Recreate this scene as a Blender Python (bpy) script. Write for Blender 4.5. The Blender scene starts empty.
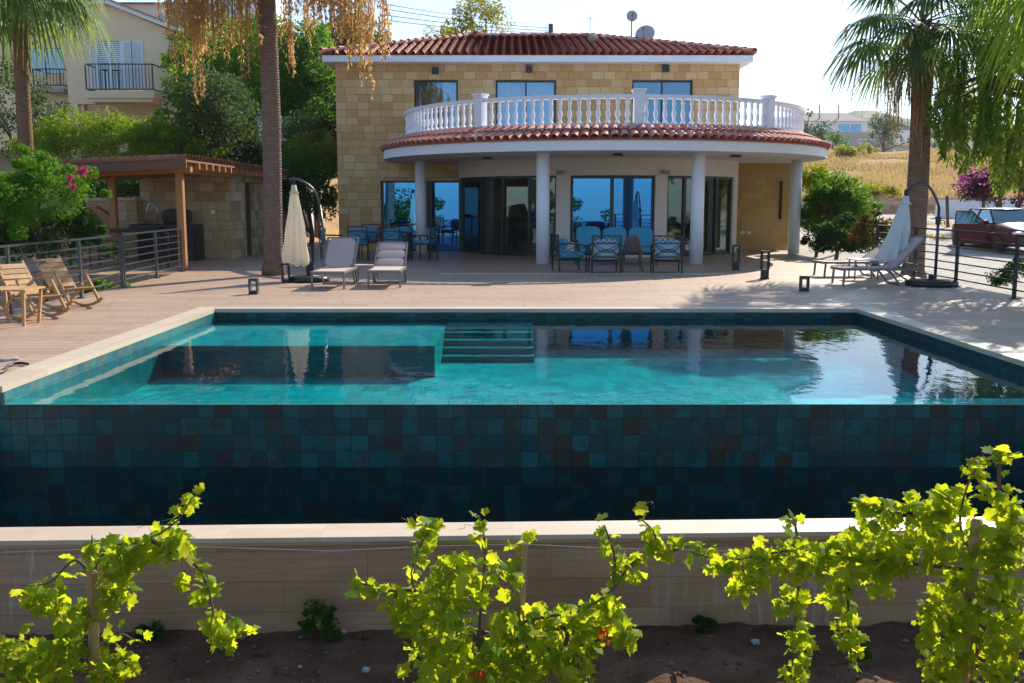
import bpy, math, random
import numpy as np
from mathutils import Vector, Matrix
random.seed(7); rng = np.random.default_rng(7)
sc = bpy.context.scene
COL = sc.collection
PI = math.pi
R = math.radians
# ---------------------------------------------------------------- camera maths
CAM_H = 1.585
PITCH = math.atan(0.141); CP, SP = math.cos(PITCH), math.sin(PITCH)
F = 1000.0
EXPO = 0.9
HAZE = .0002
def P(px, py, Y):
    """point at depth Y seen at pixel (used to survey real positions from the photograph)"""
    dz = (341.5-py)*CP - F*SP; dy = (341.5-py)*SP + F*CP; t = Y/dy
    return Vector(((px-512)*t, Y, CAM_H+dz*t))
def G(px, py, z=0.0):
    dz = (341.5-py)*CP - F*SP; dy = (341.5-py)*SP + F*CP
    return P(px, py, (z-CAM_H)/dz*dy)
# ---------------------------------------------------------------- mesh helper
WM = {}
def wm(o): return WM.get(o.name, Matrix.Identity(4))
def tag(o, label=None, cat=None, group=None, kind=None):
    if label: o['label'] = label
    if cat: o['category'] = cat
    if group: o['group'] = group
    if kind: o['kind'] = kind
    return o
def thing(name, label, cat, loc=(0,0,0), rz=0, group=None):
    o = bpy.data.objects.new(name, None); COL.objects.link(o)
    o.empty_display_size = .2
    o.location = loc; o.rotation_euler = (0,0,rz)
    WM[o.name] = Matrix.Translation(Vector(loc)) @ Matrix.Rotation(rz, 4, 'Z')
    return tag(o, label, cat, group)
def finish(name, me, mat, parent, bounds=None):
    if mat: me.materials.append(mat)
    o = bpy.data.objects.new(name, me)
    if parent is not None:
        M = wm(parent); me.transform(M.inverted()); o.parent = parent; COL.objects.link(o); WM[o.name] = M
    else:
        n = len(me.vertices); co = np.empty(n*3, dtype=np.float32); me.vertices.foreach_get('co', co); co = co.reshape(-1,3)
        lo, hi = co.min(0), co.max(0); b = Vector(((lo[0]+hi[0])/2, (lo[1]+hi[1])/2, lo[2]))
        me.transform(Matrix.Translation(-b)); o.location = b; COL.objects.link(o); WM[o.name] = Matrix.Translation(b)
    return o
class MB:
    def __init__(s): s.v = []; s.f = []; s.sm = []
    def add(s, vs, fs, smooth=False):
        b = len(s.v); s.v += [tuple(v) for v in vs]
        for f in fs: s.f.append(tuple(b+i for i in f)); s.sm.append(smooth)
        return s
    def box(s, c, d, M=None, rz=0):
        hx, hy, hz = d[0]/2, d[1]/2, d[2]/2
        vs = [Vector((x*hx, y*hy, z*hz)) for x in (-1,1) for y in (-1,1) for z in (-1,1)]
        if rz: Rm = Matrix.Rotation(rz, 3, 'Z'); vs = [Rm@v for v in vs]
        if M is not None: vs = [M@v for v in vs]
        vs = [v+Vector(c) for v in vs]
        return s.add(vs, [(0,1,3,2),(4,6,7,5),(0,4,5,1),(2,3,7,6),(0,2,6,4),(1,5,7,3)])
    def bb(s, x0,x1,y0,y1,z0,z1): return s.box(((x0+x1)/2,(y0+y1)/2,(z0+z1)/2),(abs(x1-x0),abs(y1-y0),abs(z1-z0)))
    def bar(s, a, b, w, h, up=(0,0,1)):
        a = Vector(a); b = Vector(b); d = (b-a); L = d.length; d.normalize(); u = Vector(up)
        if abs(d.dot(u)) > .99: u = Vector((0,1,0))
        sd = d.cross(u).normalized(); u = sd.cross(d)
        vs = [a+d*L*i+sd*w/2*j+u*h/2*k for i in (0,1) for j in (-1,1) for k in (-1,1)]
        return s.add(vs, [(0,1,3,2),(4,6,7,5),(0,4,5,1),(2,3,7,6),(0,2,6,4),(1,5,7,3)])
    def tube(s, pts, r, seg=8, cap=True, flat=1.0):
        pts = [Vector(p) for p in pts]; n = len(pts); rs = r if isinstance(r,(list,tuple)) else [r]*n
        vs = []; fs = []; prev = None
        for i,p in enumerate(pts):
            d = (pts[min(i+1,n-1)]-pts[max(i-1,0)]).normalized()
            if prev is None:
                u = Vector((0,0,1)) if abs(d.z) < .9 else Vector((1,0,0))
                a = d.cross(u).normalized()
            else:
                a = (prev - d*prev.dot(d)).normalized()
            prev = a; b = d.cross(a)
            for k in range(seg):
                t = 2*PI*k/seg; vs.append(p+a*math.cos(t)*rs[i]+b*math.sin(t)*rs[i]*flat)
        for i in range(n-1):
            for k in range(seg):
                k2 = (k+1)%seg; fs.append((i*seg+k, i*seg+k2, (i+1)*seg+k2, (i+1)*seg+k))
        s.add(vs, fs, True)
        if cap:
            b = len(s.v)-len(vs)
            s.f.append(tuple(b+k for k in reversed(range(seg)))); s.sm.append(False)
            s.f.append(tuple(b+(n-1)*seg+k for k in range(seg))); s.sm.append(False)
        return s
    def lathe(s, prof, c, seg=16, smooth=True, sx=1, sy=1):
        c = Vector(c); n = len(prof)
        vs = [c+Vector((r*math.cos(2*PI*k/seg)*sx, r*math.sin(2*PI*k/seg)*sy, z)) for r,z in prof for k in range(seg)]
        fs = [(i*seg+k, i*seg+(k+1)%seg, (i+1)*seg+(k+1)%seg, (i+1)*seg+k) for i in range(n-1) for k in range(seg)]
        s.add(vs, fs, smooth); b = len(s.v)-len(vs)
        if prof[0][0] > 1e-4: s.f.append(tuple(b+k for k in reversed(range(seg)))); s.sm.append(False)
        if prof[-1][0] > 1e-4: s.f.append(tuple(b+(n-1)*seg+k for k in range(seg))); s.sm.append(False)
        return s
    def prism(s, poly, z0, z1, smooth=False):
        n = len(poly)
        vs = [(x,y,z0) for x,y in poly]+[(x,y,z1) for x,y in poly]
        fs = [tuple(reversed(range(n))), tuple(range(n,2*n))]+[(i,(i+1)%n,n+(i+1)%n,n+i) for i in range(n)]
        return s.add(vs, fs, smooth)
    def ringwall(s, c, r0, r1, a0, a1, z0, z1, n=24):
        """curved wall between radii, angles"""
        vs = []; fs = []
        for i in range(n+1):
            a = a0+(a1-a0)*i/n; ca, sa = math.cos(a), math.sin(a)
            for r,z in ((r0,z0),(r1,z0),(r1,z1),(r0,z1)): vs.append((c[0]+r*ca, c[1]+r*sa, z))
        for i in range(n):
            for k in range(4): fs.append((i*4+k, i*4+(k+1)%4, (i+1)*4+(k+1)%4, (i+1)*4+k))
        fs += [(0,1,2,3),(n*4+3,n*4+2,n*4+1,n*4)]
        return s.add(vs, fs)
    def cushion(s, c, d, M=None, n=6, puff=.35):
        """soft rounded box"""
        c = Vector(c); vs = []; fs = []
        def shape(u,v,w):
            e = 5.0
            L = (abs(u)**e+abs(v)**e+abs(w)**e)**(1/e)
            q = Vector((u,v,w))/L
            k = 1+puff*.25*(1-max(abs(u),abs(v),abs(w))*0)-.0
            return Vector((q.x*d[0]/2, q.y*d[1]/2, q.z*d[2]/2*(1+puff*(1-q.x*q.x)*(1-q.y*q.y)-puff*.5)))
        for ax in range(3):
            for sg in (-1,1):
                b0 = len(vs)
                for i in range(n+1):
                    for j in range(n+1):
                        a, b = -1+2*i/n, -1+2*j/n
                        t = [0,0,0]; t[ax] = sg; t[(ax+1)%3] = a; t[(ax+2)%3] = b*sg
                        vs.append(shape(*t))
                for i in range(n):
                    for j in range(n):
                        q = b0+i*(n+1)+j; fs.append((q, q+n+1, q+n+2, q+1))
        if M is not None: vs = [M@v for v in vs]
        return s.add([v+c for v in vs], fs, True)
    def build(s, name, mat, parent=None, bevel=0, solid=0):
        me = bpy.data.meshes.new(name); me.from_pydata(s.v, [], s.f)
        me.polygons.foreach_set('use_smooth', s.sm); me.update()
        o = finish(name, me, mat, parent)
        if bevel:
            m = o.modifiers.new('bevel','BEVEL'); m.width = bevel; m.segments = 2; m.limit_method = 'ANGLE'
        return o
def npmesh(name, V, Fq, mat, parent=None, smooth=False):
    """V (N,3), Fq (M,k) numpy"""
    me = bpy.data.meshes.new(name); k = Fq.shape[1]; M = len(Fq)
    me.vertices.add(len(V)); me.vertices.foreach_set('co', V.astype(np.float32).ravel())
    me.loops.add(M*k); me.loops.foreach_set('vertex_index', Fq.astype(np.int32).ravel())
    me.polygons.add(M); me.polygons.foreach_set('loop_start', np.arange(0, M*k, k, dtype=np.int32))
    me.polygons.foreach_set('loop_total', np.full(M, k, dtype=np.int32))
    if smooth: me.polygons.foreach_set('use_smooth', np.ones(M, dtype=bool))
    me.update(calc_edges=True); me.validate()
    return finish(name, me, mat, parent)
def dup(root, loc, rz, label=None, group=None):
    r = root.copy(); COL.objects.link(r); r.location = loc; r.rotation_euler = (0,0,rz)
    if label: r['label'] = label
    if group: r['group'] = group
    for ch in list(root.children):
        c = ch.copy(); COL.objects.link(c); c.parent = r
        for g in list(ch.children):
            d = g.copy(); COL.objects.link(d); d.parent = c
    return r
def move(o, loc, rz):
    o.location = loc; o.rotation_euler = (0,0,rz); return o
# ---------------------------------------------------------------- materials
class NT:
    def __init__(s, name):
        m = bpy.data.materials.new(name); m.use_nodes = True; s.m = m; s.t = m.node_tree
        s.t.nodes.clear(); s.out = s.n('ShaderNodeOutputMaterial')
    def n(s, typ, **kw):
        nd = s.t.nodes.new(typ)
        for k,v in kw.items(): setattr(nd, k, v)
        return nd
    def l(s, a, b): s.t.links.new(a, b)
    def set(s, nd, name, val):
        if hasattr(val, 'is_output') or isinstance(val, bpy.types.NodeSocket): s.l(val, nd.inputs[name])
        else: nd.inputs[name].default_value = val
    def math(s, op, a, b=None, clamp=False):
        nd = s.n('ShaderNodeMath', operation=op); nd.use_clamp = clamp; s.set(nd, 0, a)
        if b is not None: s.set(nd, 1, b)
        return nd.outputs[0]
    def obj(s): return s.n('ShaderNodeTexCoord').outputs['Object']
    def noise(s, vec, scale, detail=3, rough=.55):
        nd = s.n('ShaderNodeTexNoise'); s.set(nd,'Scale',scale); s.set(nd,'Detail',detail); s.set(nd,'Roughness',rough)
        s.l(vec, nd.inputs['Vector']); return nd.outputs['Fac']
    def ramp(s, fac, stops):
        nd = s.n('ShaderNodeValToRGB'); cr = nd.color_ramp
        while len(cr.elements) < len(stops): cr.elements.new(.5)
        for e,(p,c) in zip(cr.elements, stops): e.position = p; e.color = (*c,1) if len(c)==3 else c
        s.l(fac, nd.inputs[0]); return nd.outputs[0]
    def mix(s, fac, a, b, mode='MIX'):
        nd = s.n('ShaderNodeMix', data_type='RGBA', blend_type=mode)
        s.set(nd, 0, fac)
        for idx,v in ((6,a),(7,b)):
            if isinstance(v, bpy.types.NodeSocket): s.l(v, nd.inputs[idx])
            else: nd.inputs[idx].default_value = (*v,1) if len(v)==3 else v
        return nd.outputs[2]
    def bump(s, h, strength=.3, dist=.02):
        nd = s.n('ShaderNodeBump'); s.set(nd,'Height',h); s.set(nd,'Strength',strength); s.set(nd,'Distance',dist)
        return nd.outputs[0]
    def principled(s, col, rough=.6, metal=0, normal=None, spec=.5, **kw):
        nd = s.n('ShaderNodeBsdfPrincipled')
        if isinstance(col, bpy.types.NodeSocket): s.l(col, nd.inputs['Base Color'])
        else: nd.inputs['Base Color'].default_value = (*col,1)
        s.set(nd,'Roughness',rough); s.set(nd,'Metallic',metal); s.set(nd,'Specular IOR Level',spec)
        if normal: s.l(normal, nd.inputs['Normal'])
        for k,v in kw.items(): s.set(nd,k,v)
        return nd.outputs[0]
    def done(s, sh): s.l(sh, s.out.inputs['Surface']); return s.m
def sc3(c, k): return tuple(min(1, x*k) for x in c)
def plain(name, col, rough=.6, var=.12, scale=3, bump=0, metal=0, spec=.5, fine=40):
    t = NT(name); o = t.obj()
    f = t.noise(o, scale, 4); c = t.ramp(f, [(.3, sc3(col,1-var)), (.7, sc3(col,1+var))])
    f2 = t.noise(o, fine, 2)
    c = t.mix(t.math('MULTIPLY', f2, .35), c, sc3(col,1-var*1.5))
    nrm = t.bump(f2, bump, .01) if bump else None
    return t.done(t.principled(c, rough, metal, nrm, spec))
def island(name, cols, rough=.6, trans=0, tcol=None, bumpy=0, spec=.3, noise_scale=1.5):
    t = NT(name); g = t.n('ShaderNodeNewGeometry'); n = len(cols)
    r = g.outputs['Random Per Island']
    c = t.ramp(r, [((i+.0)/(max(1,n-1)), c) for i,c in enumerate(cols)])
    nf = t.noise(g.outputs['Position'], noise_scale, 3)
    c = t.mix(t.math('MULTIPLY', nf, .5), c, sc3(cols[0], .6))
    p = t.principled(c, rough, spec=spec)
    if trans:
        tr = t.n('ShaderNodeBsdfTranslucent')
        tc = t.mix(.65, c, tcol if tcol else sc3(cols[-1],1.6)); t.l(tc, tr.inputs['Color'])
        mx = t.n('ShaderNodeMixShader'); mx.inputs[0].default_value = trans
        t.l(p, mx.inputs[1]); t.l(tr.outputs[0], mx.inputs[2]); p = mx.outputs[0]
    return t.done(p)
def cellular(t, size_u, size_v, u, v, offset=0.0, jitter=0.0):
    """returns (random per cell 0..1 colour socket, grout mask 0..1)"""
    vv = t.math('DIVIDE', v, size_v); row = t.math('FLOOR', vv)
    wr = t.n('ShaderNodeTexWhiteNoise', noise_dimensions='1D'); t.l(row, wr.inputs['W'])
    uu = t.math('DIVIDE', u, size_u)
    if offset: uu = t.math('ADD', uu, t.math('MULTIPLY', wr.outputs['Value'], offset))
    cu = t.math('FLOOR', uu)
    cx = t.n('ShaderNodeCombineXYZ'); t.l(cu, cx.inputs[0]); t.l(row, cx.inputs[1])
    wn = t.n('ShaderNodeTexWhiteNoise', noise_dimensions='2D'); t.l(cx.outputs[0], wn.inputs['Vector'])
    fu = t.math('FRACT', uu); fv = t.math('FRACT', vv)
    du = t.math('MULTIPLY', t.math('MINIMUM', fu, t.math('SUBTRACT', 1.0, fu)), size_u)
    dv = t.math('MULTIPLY', t.math('MINIMUM', fv, t.math('SUBTRACT', 1.0, fv)), size_v)
    return wn, t.math('MINIMUM', du, dv)
def uvw(t, mode):
    o = t.obj(); s = t.n('ShaderNodeSeparateXYZ'); t.l(o, s.inputs[0])
    if mode == 'wall': return o, t.math('ADD', s.outputs[0], s.outputs[1]), s.outputs[2]
    return o, s.outputs[0], s.outputs[1]
def stone(name, cols, w=.42, h=.27, joint=(.30,.20,.09), rough=.9, seam=.008, stain=.25):
    t = NT(name); o, u, v = uvw(t, 'wall')
    # uneven rows: warp the coordinates a little
    wn, d = cellular(t, w, h, u, v, offset=3.7)
    n1 = t.noise(o, 9, 4); n2 = t.noise(o, 45, 3); n3 = t.noise(o, .6, 3)
    fac = t.math('ADD', t.math('MULTIPLY', wn.outputs['Value'], .75), t.math('MULTIPLY', n1, .35))
    c = t.ramp(fac, [(.1+.8*i/(len(cols)-1), c) for i,c in enumerate(cols)])
    c = t.mix(t.math('MULTIPLY', n3, stain), c, sc3(cols[0], .7))
    c = t.mix(t.math('MULTIPLY', n2, .3), c, sc3(cols[0], .75))
    dd = t.math('ADD', d, t.math('MULTIPLY', t.math('SUBTRACT', n1, .5), .012))
    m = t.math('SMOOTHSTEP', dd, 0.0) if False else t.math('DIVIDE', dd, seam, clamp=True)
    c = t.mix(m, joint, c)
    hgt = t.math('ADD', t.math('MULTIPLY', m, 1.0), t.math('ADD', t.math('MULTIPLY', n2, .5), t.math('MULTIPLY', n1, .5)))
    return t.done(t.principled(c, rough, normal=t.bump(hgt, .5, .012), spec=.2))
def tiles(name, mode, cols, size=.147, rough=.25, grout=(.01,.02,.02), spec=.5, bump=.15, size_v=None, gw=.004, coat=0, offset=0, stain=.3, streak=0):
    t = NT(name); o, u, v = uvw(t, mode)
    wn, d = cellular(t, size, size_v or size, u, v, offset=offset)
    n1 = t.noise(o, 7, 5, .65); n2 = t.noise(o, 30, 3)
    fac = t.math('ADD', t.math('MULTIPLY', wn.outputs['Value'], .62), t.math('MULTIPLY', n1, .5))
    c = t.ramp(fac, [(.15+.72*i/(len(cols)-1), c) for i,c in enumerate(cols)])
    c = t.mix(t.math('MULTIPLY', n2, .35), c, sc3(cols[0], .8))
    n3 = t.noise(o, .7, 5, .6)
    c = t.mix(t.math('MULTIPLY', t.math('SUBTRACT', n3, .42, clamp=True), stain*5, clamp=True), c, sc3(cols[0], .78))
    m = t.math('DIVIDE', t.math('SUBTRACT', d, gw*.4), gw, clamp=True)
    c = t.mix(m, grout, c)
    if streak:
        mg = t.n('ShaderNodeMapping'); t.l(o, mg.inputs[0]); mg.inputs['Scale'].default_value = (1.3,1.3,22)
        c = t.mix(t.math('MULTIPLY', t.math('SUBTRACT', t.noise(mg.outputs[0], 2, 5, .65), .35, clamp=True), 1.6, clamp=True), c, sc3(cols[0], .62))
        mp = t.n('ShaderNodeMapping'); t.l(o, mp.inputs[0]); mp.inputs['Scale'].default_value = (9,9,.8)
        sk = t.math('MULTIPLY', t.math('MULTIPLY', t.math('SUBTRACT', t.noise(mp.outputs[0], 3, 4), .52, clamp=True), 6.0, clamp=True), t.math('MULTIPLY', t.math('SUBTRACT', t.noise(o, .9, 2), .5, clamp=True), 5.0, clamp=True))
        c = t.mix(t.math('MULTIPLY', sk, streak), c, (.62,.58,.54))
    h = t.math('ADD', m, t.math('MULTIPLY', n2, .4))
    return t.done(t.principled(c, rough, normal=t.bump(h, bump, .005), spec=spec))
def wood(name, cols, rough=.5, axis=0, scale=1.0, spec=.4):
    t = NT(name); o = t.obj(); mp = t.n('ShaderNodeMapping'); t.l(o, mp.inputs[0])
    s = [14*scale]*3; s[axis] = 1.2*scale; mp.inputs['Scale'].default_value = s
    f = t.noise(mp.outputs[0], 1.5, 5, .6)
    g = t.n('ShaderNodeNewGeometry').outputs['Random Per Island']
    f2 = t.math('ADD', t.math('MULTIPLY', f, .8), t.math('MULTIPLY', g, .25))
    c = t.ramp(f2, [(.25+.5*i/(len(cols)-1), c) for i,c in enumerate(cols)])
    return t.done(t.principled(c, rough, normal=t.bump(f, .15, .004), spec=spec))
M = {}
M['stone'] = stone('sandstone_blocks', [(.56,.315,.12),(.66,.395,.17),(.74,.47,.22),(.80,.56,.31)], w=.36, h=.23, seam=.012)
M['stone_smooth'] = stone('sandstone_smooth', [(.52,.32,.12),(.58,.38,.15),(.62,.42,.18)], w=.36, h=.23, joint=(.40,.25,.09), seam=.008)
M['stone_rough'] = stone('limestone_blocks', [(.36,.23,.11),(.50,.34,.18),(.60,.44,.26),(.68,.53,.34)], w=.40, h=.26, joint=(.20,.14,.08), seam=.012)
M['white'] = plain('white_render', (.80,.80,.82), .75, .04, 1.2, .1)
M['white_paint'] = plain('white_paint', (.82,.83,.87), .5, .03, 2, .05)
M['cream'] = plain('cream_render', (.78,.70,.62), .85, .04, 1.5, .12)
M['beige_render'] = plain('beige_render', (.95,.70,.45), .9, .05, .8, .15)
M['roof_tile'] = island('terracotta_tile', [(.60,.20,.125),(.70,.28,.19),(.78,.37,.27),(.66,.24,.16),(.84,.52,.42)], .75, spec=.25, noise_scale=.8)
M['roof_tile_brown'] = island('brown_tile', [(.22,.08,.045),(.30,.12,.07),(.38,.17,.11)], .8, spec=.2)
M['roof_base'] = plain('terracotta_bed', (.42,.12,.07), .9, .2, 4)
M['deck'] = tiles('deck_planks', 'floor', [(.36,.235,.155),(.43,.29,.195),(.50,.345,.24),(.39,.26,.17)], size=1.2, size_v=.2, rough=.5, grout=(.17,.11,.08), gw=.008, bump=.1, offset=2.3, spec=.35)
M['coping'] = tiles('coping_stone', 'floor', [(.50,.38,.26),(.57,.45,.32),(.62,.50,.37)], size=.6, size_v=.6, rough=.5, grout=(.45,.38,.30), gw=.004, bump=.05)
M['pool_wall'] = tiles('pool_wall_tile', 'wall', [(.004,.034,.038),(.032,.030,.020),(.002,.062,.068),(.006,.044,.048),(.001,.12,.125),(.030,.036,.028),(.001,.085,.095)], size=.147, rough=.3, bump=.35, spec=.22, gw=.003)
M['pool_shade'] = tiles('pool_shaded_tile', 'wall', [(.008,.09,.10),(.012,.15,.16),(.02,.12,.13)], size=.147, rough=.3, bump=.15, grout=(.003,.03,.035))  # darker tile colour holding the shade of shelf front and step risers
M['pool_in'] = tiles('pool_inner_tile', 'wall', [(.02,.09,.11),(.02,.16,.19),(.05,.22,.22),(.12,.17,.14),(.02,.13,.18)], size=.147, rough=.3, bump=.15, grout=(.03,.08,.08))
M['pool_floor'] = tiles('pool_floor_tile', 'floor', [(.004,.20,.22),(.01,.36,.37),(.02,.50,.48),(.08,.54,.47),(.008,.28,.31)], size=.147, size_v=.30, rough=.3, bump=.15, grout=(.02,.20,.20), gw=.005, offset=1.5)
M['rim'] = tiles('pool_rim_tile', 'floor', [(.22,.30,.28),(.32,.36,.32),(.42,.40,.35),(.25,.38,.36)], size=.3, size_v=.3, rough=.25, bump=.1, grout=(.1,.12,.11))
M['retain'] = tiles('retaining_planks', 'wall', [(.38,.21,.11),(.46,.27,.15),(.54,.34,.20)], size=1.2, size_v=.2, rough=.6, grout=(.23,.145,.09), gw=.003, offset=2.1, bump=.04, streak=.5)
M['black_metal'] = plain('black_metal', (.012,.013,.016), .4, .2, 5, spec=.5)
M['frame'] = plain('anthracite_frame', (.018,.022,.028), .35, .1, 5)
M['rail'] = plain('grey_rail_metal', (.06,.065,.075), .35, .15, 5, metal=.4)
M['taupe_metal'] = plain('taupe_metal', (.20,.17,.16), .45, .1, 6)
M['taupe_sling'] = plain('taupe_sling', (.50,.38,.32), .8, .08, 3, .1, fine=200)
def cloth(name, col, tr):
    t = NT(name); f = t.noise(t.obj(), 4, 4); c = t.ramp(f, [(.3, sc3(col,.93)),(.7, sc3(col,1.04))])
    p = t.principled(c, .9, spec=.1); b = t.n('ShaderNodeBsdfTranslucent'); t.l(c, b.inputs['Color']); mx = t.n('ShaderNodeMixShader'); mx.inputs[0].default_value = tr
    t.l(p, mx.inputs[1]); t.l(b.outputs[0], mx.inputs[2]); return t.done(mx.outputs[0])
M['cream_fabric'] = cloth('cream_fabric', (.88,.80,.64), .45)
M['white_fabric'] = cloth('pale_fabric', (.74,.77,.74), .25)
M['blue_fabric'] = plain('blue_fabric', (.05,.30,.44), .85, .12, 5, .1)
M['pale_blue_fabric'] = plain('pale_blue_fabric', (.32,.50,.60), .85, .08, 5, .1)
M['black_plastic'] = plain('black_plastic', (.015,.016,.02), .45, .2, 8)
M['brown_plastic'] = plain('brown_plastic', (.13,.085,.07), .5, .1, 8)
M['teak'] = wood('oiled_teak', [(.30,.14,.05),(.46,.25,.10),(.58,.36,.16)], .5)
M['post_wood'] = wood('stained_post_wood', [(.30,.12,.04),(.42,.19,.065),(.50,.25,.09)], .5, axis=2)
M['dark_wood'] = wood('dark_roof_wood', [(.10,.04,.02),(.16,.065,.03),(.20,.09,.045)], .6)
M['stake_wood'] = wood('weathered_stake', [(.26,.15,.05),(.38,.24,.09),(.48,.33,.13)], .7, axis=2)
M['curtain'] = plain('sheer_curtain', (.80,.80,.80), .9, .04, 3)
M['curtain_beige'] = plain('beige_curtain', (.36,.32,.25), .9, .1, 3)
M['interior'] = plain('room_plaster', (.30,.27,.24), .9, .08, 1)
M['concrete'] = plain('concrete', (.40,.38,.35), .9, .12, 2, .2)
M['brick_red'] = stone('red_brick', [(.34,.15,.09),(.42,.20,.12),(.50,.26,.17)], w=.22, h=.08, joint=(.45,.36,.30))
M['shutter'] = plain('white_shutter', (.78,.82,.86), .5, .03, 3)
M['dish'] = plain('dish_grey', (.42,.43,.45), .5, .06, 4)
M['trunk'] = None
def trunk_mat(name, cols, ring=26):
    t = NT(name); o = t.obj(); s = t.n('ShaderNodeSeparateXYZ'); t.l(o, s.inputs[0])
    n = t.noise(o, 5, 4); n2 = t.noise(o, 28, 3)
    w = t.math('SINE', t.math('ADD', t.math('MULTIPLY', s.outputs[2], ring*4.5), t.math('MULTIPLY', n, 16.0)))
    w = t.math('ADD', t.math('MULTIPLY', w, .5), .5)
    f = t.math('ADD', t.math('ADD', t.math('MULTIPLY', w, .14), t.math('MULTIPLY', n, .35)), t.math('MULTIPLY', n2, .45))
    c = t.ramp(f, [(.2,cols[0]),(.5,cols[1]),(.8,cols[2])])
    return t.done(t.principled(c, .95, normal=t.bump(t.math('ADD',w,n2), .8, .03), spec=.1))
M['palm_trunk'] = trunk_mat('palm_trunk_bark', [(.13,.085,.06),(.24,.16,.12),(.34,.25,.19)])
M['palm_trunk_red'] = trunk_mat('palm_trunk_reddish', [(.16,.08,.045),(.28,.16,.09),(.38,.24,.15)], 22)
M['bark'] = plain('tree_bark', (.14,.095,.06), .95, .3, 8, .6)
def leafmat(name, cols, tr=.35, tcol=None): return island(name, cols, .6, tr, tcol, spec=.12)
M['leaf_bright'] = leafmat('bright_leaf', [(.025,.10,.006),(.05,.19,.008),(.10,.28,.012),(.20,.38,.02)], .42, (.34,.60,.02))
M['leaf_dark'] = leafmat('dark_leaf', [(.015,.045,.012),(.03,.08,.018),(.05,.12,.025)], .3, (.10,.22,.03))
M['leaf_mid'] = leafmat('mid_leaf', [(.012,.05,.006),(.03,.11,.010),(.07,.19,.016)], .38, (.18,.42,.02))
M['leaf_pepper'] = leafmat('pepper_leaf', [(.03,.08,.015),(.07,.15,.02),(.14,.24,.03),(.24,.33,.05)], .45, (.45,.60,.05))
M['leaf_shrub'] = leafmat('shrub_leaf', [(.012,.06,.006),(.03,.12,.008),(.06,.20,.012),(.15,.33,.02)], .40, (.24,.50,.02))
M['leaf_olive'] = leafmat('olive_leaf', [(.025,.05,.018),(.055,.09,.03),(.12,.17,.06)], .3, (.18,.28,.06))
M['leaf_yellow'] = leafmat('yellow_leaf', [(.10,.15,.015),(.20,.25,.02),(.32,.33,.03),(.42,.38,.05)], .4, (.60,.55,.05))
M['leaf_juniper'] = leafmat('juniper_leaf', [(.04,.14,.008),(.09,.24,.012),(.18,.33,.015),(.30,.32,.02)], .42, (.46,.60,.02))
M['vine_leaf'] = leafmat('vine_leaf', [(.07,.17,.01),(.14,.28,.012),(.26,.40,.02),(.32,.45,.03),(.46,.42,.04),(.26,.40,.03),(.08,.20,.012),(.18,.33,.02)], .60, (.82,.86,.02))
M['vine_red'] = leafmat('vine_leaf_red', [(.35,.05,.01),(.5,.12,.02)], .5, (.8,.15,.02))
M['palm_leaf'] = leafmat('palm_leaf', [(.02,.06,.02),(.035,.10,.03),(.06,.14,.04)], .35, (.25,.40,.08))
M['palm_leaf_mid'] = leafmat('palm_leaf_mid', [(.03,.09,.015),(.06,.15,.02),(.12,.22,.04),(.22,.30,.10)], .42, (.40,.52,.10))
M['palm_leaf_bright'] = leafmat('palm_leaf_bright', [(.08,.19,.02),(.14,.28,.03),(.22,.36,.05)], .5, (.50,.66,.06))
M['petiole'] = plain('petiole', (.20,.20,.06), .6, .2, 6)
M['dead_frond'] = leafmat('dead_frond', [(.34,.18,.06),(.52,.31,.11),(.68,.44,.18),(.72,.50,.25)], .45, (.95,.62,.20))
M['pink'] = leafmat('pink_bract', [(.45,.03,.15),(.62,.05,.22)], .4, (.8,.08,.3))
M['purple'] = leafmat('purple_bract', [(.11,.015,.09),(.22,.03,.16)], .4, (.6,.1,.45))
M['purple_leaf'] = leafmat('purple_foliage', [(.05,.02,.03),(.09,.03,.05)], .2, (.2,.05,.1))
M['redfl'] = leafmat('red_bract', [(.55,.05,.02),(.75,.12,.03)], .4, (.9,.15,.05))
M['crimson'] = leafmat('crimson_bract', [(.012,.05,.006),(.03,.10,.01),(.05,.12,.012),(.28,.015,.03)], .3, (.25,.12,.04))
M['grass_dry'] = leafmat('dry_grass', [(.42,.26,.10),(.58,.40,.18),(.70,.52,.28),(.38,.30,.10)], .3, (.8,.6,.25))
M['carpaint'] = None
def car_mat():
    t = NT('dark_red_car_paint'); p = t.principled((.09,.003,.008), .4, .0, spec=.3, **{'Coat Weight':.12,'Coat Roughness':.08})
    return t.done(p)
M['carpaint'] = car_mat()
M['tyre'] = plain('rubber', (.02,.02,.02), .8, .2, 20)
M['chrome'] = plain('alloy', (.5,.5,.52), .3, .05, 10, metal=1)
M['lamp'] = plain('headlamp_lens', (.7,.7,.72), .1, .05, 10)
M['plate'] = plain('orange_red_plastic', (.6,.05,.03), .4, .1, 10)
def glass(name, tint, fac, through=(.5,.6,.65), rough=.005):
    t = NT(name); g = t.n('ShaderNodeBsdfGlossy'); g.inputs['Color'].default_value = (*tint,1); g.inputs['Roughness'].default_value = rough
    tr = t.n('ShaderNodeBsdfTransparent'); tr.inputs[0].default_value = (*through,1)
    lw = t.n('ShaderNodeLayerWeight'); lw.inputs[0].default_value = .3
    f = t.math('ADD', t.math('MULTIPLY', lw.outputs['Fresnel'], .5), fac, clamp=True)
    mx = t.n('ShaderNodeMixShader'); t.l(f, mx.inputs[0]); t.l(tr.outputs[0], mx.inputs[1]); t.l(g.outputs[0], mx.inputs[2])
    return t.done(mx.outputs[0])
M['glass_blue'] = glass('mirror_glass_blue', (.06,.30,.70), .78, (.3,.4,.5))
M['glass_up'] = glass('mirror_glass_upper', (.32,.58,.85), .34, (.7,.8,.9))
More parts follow.
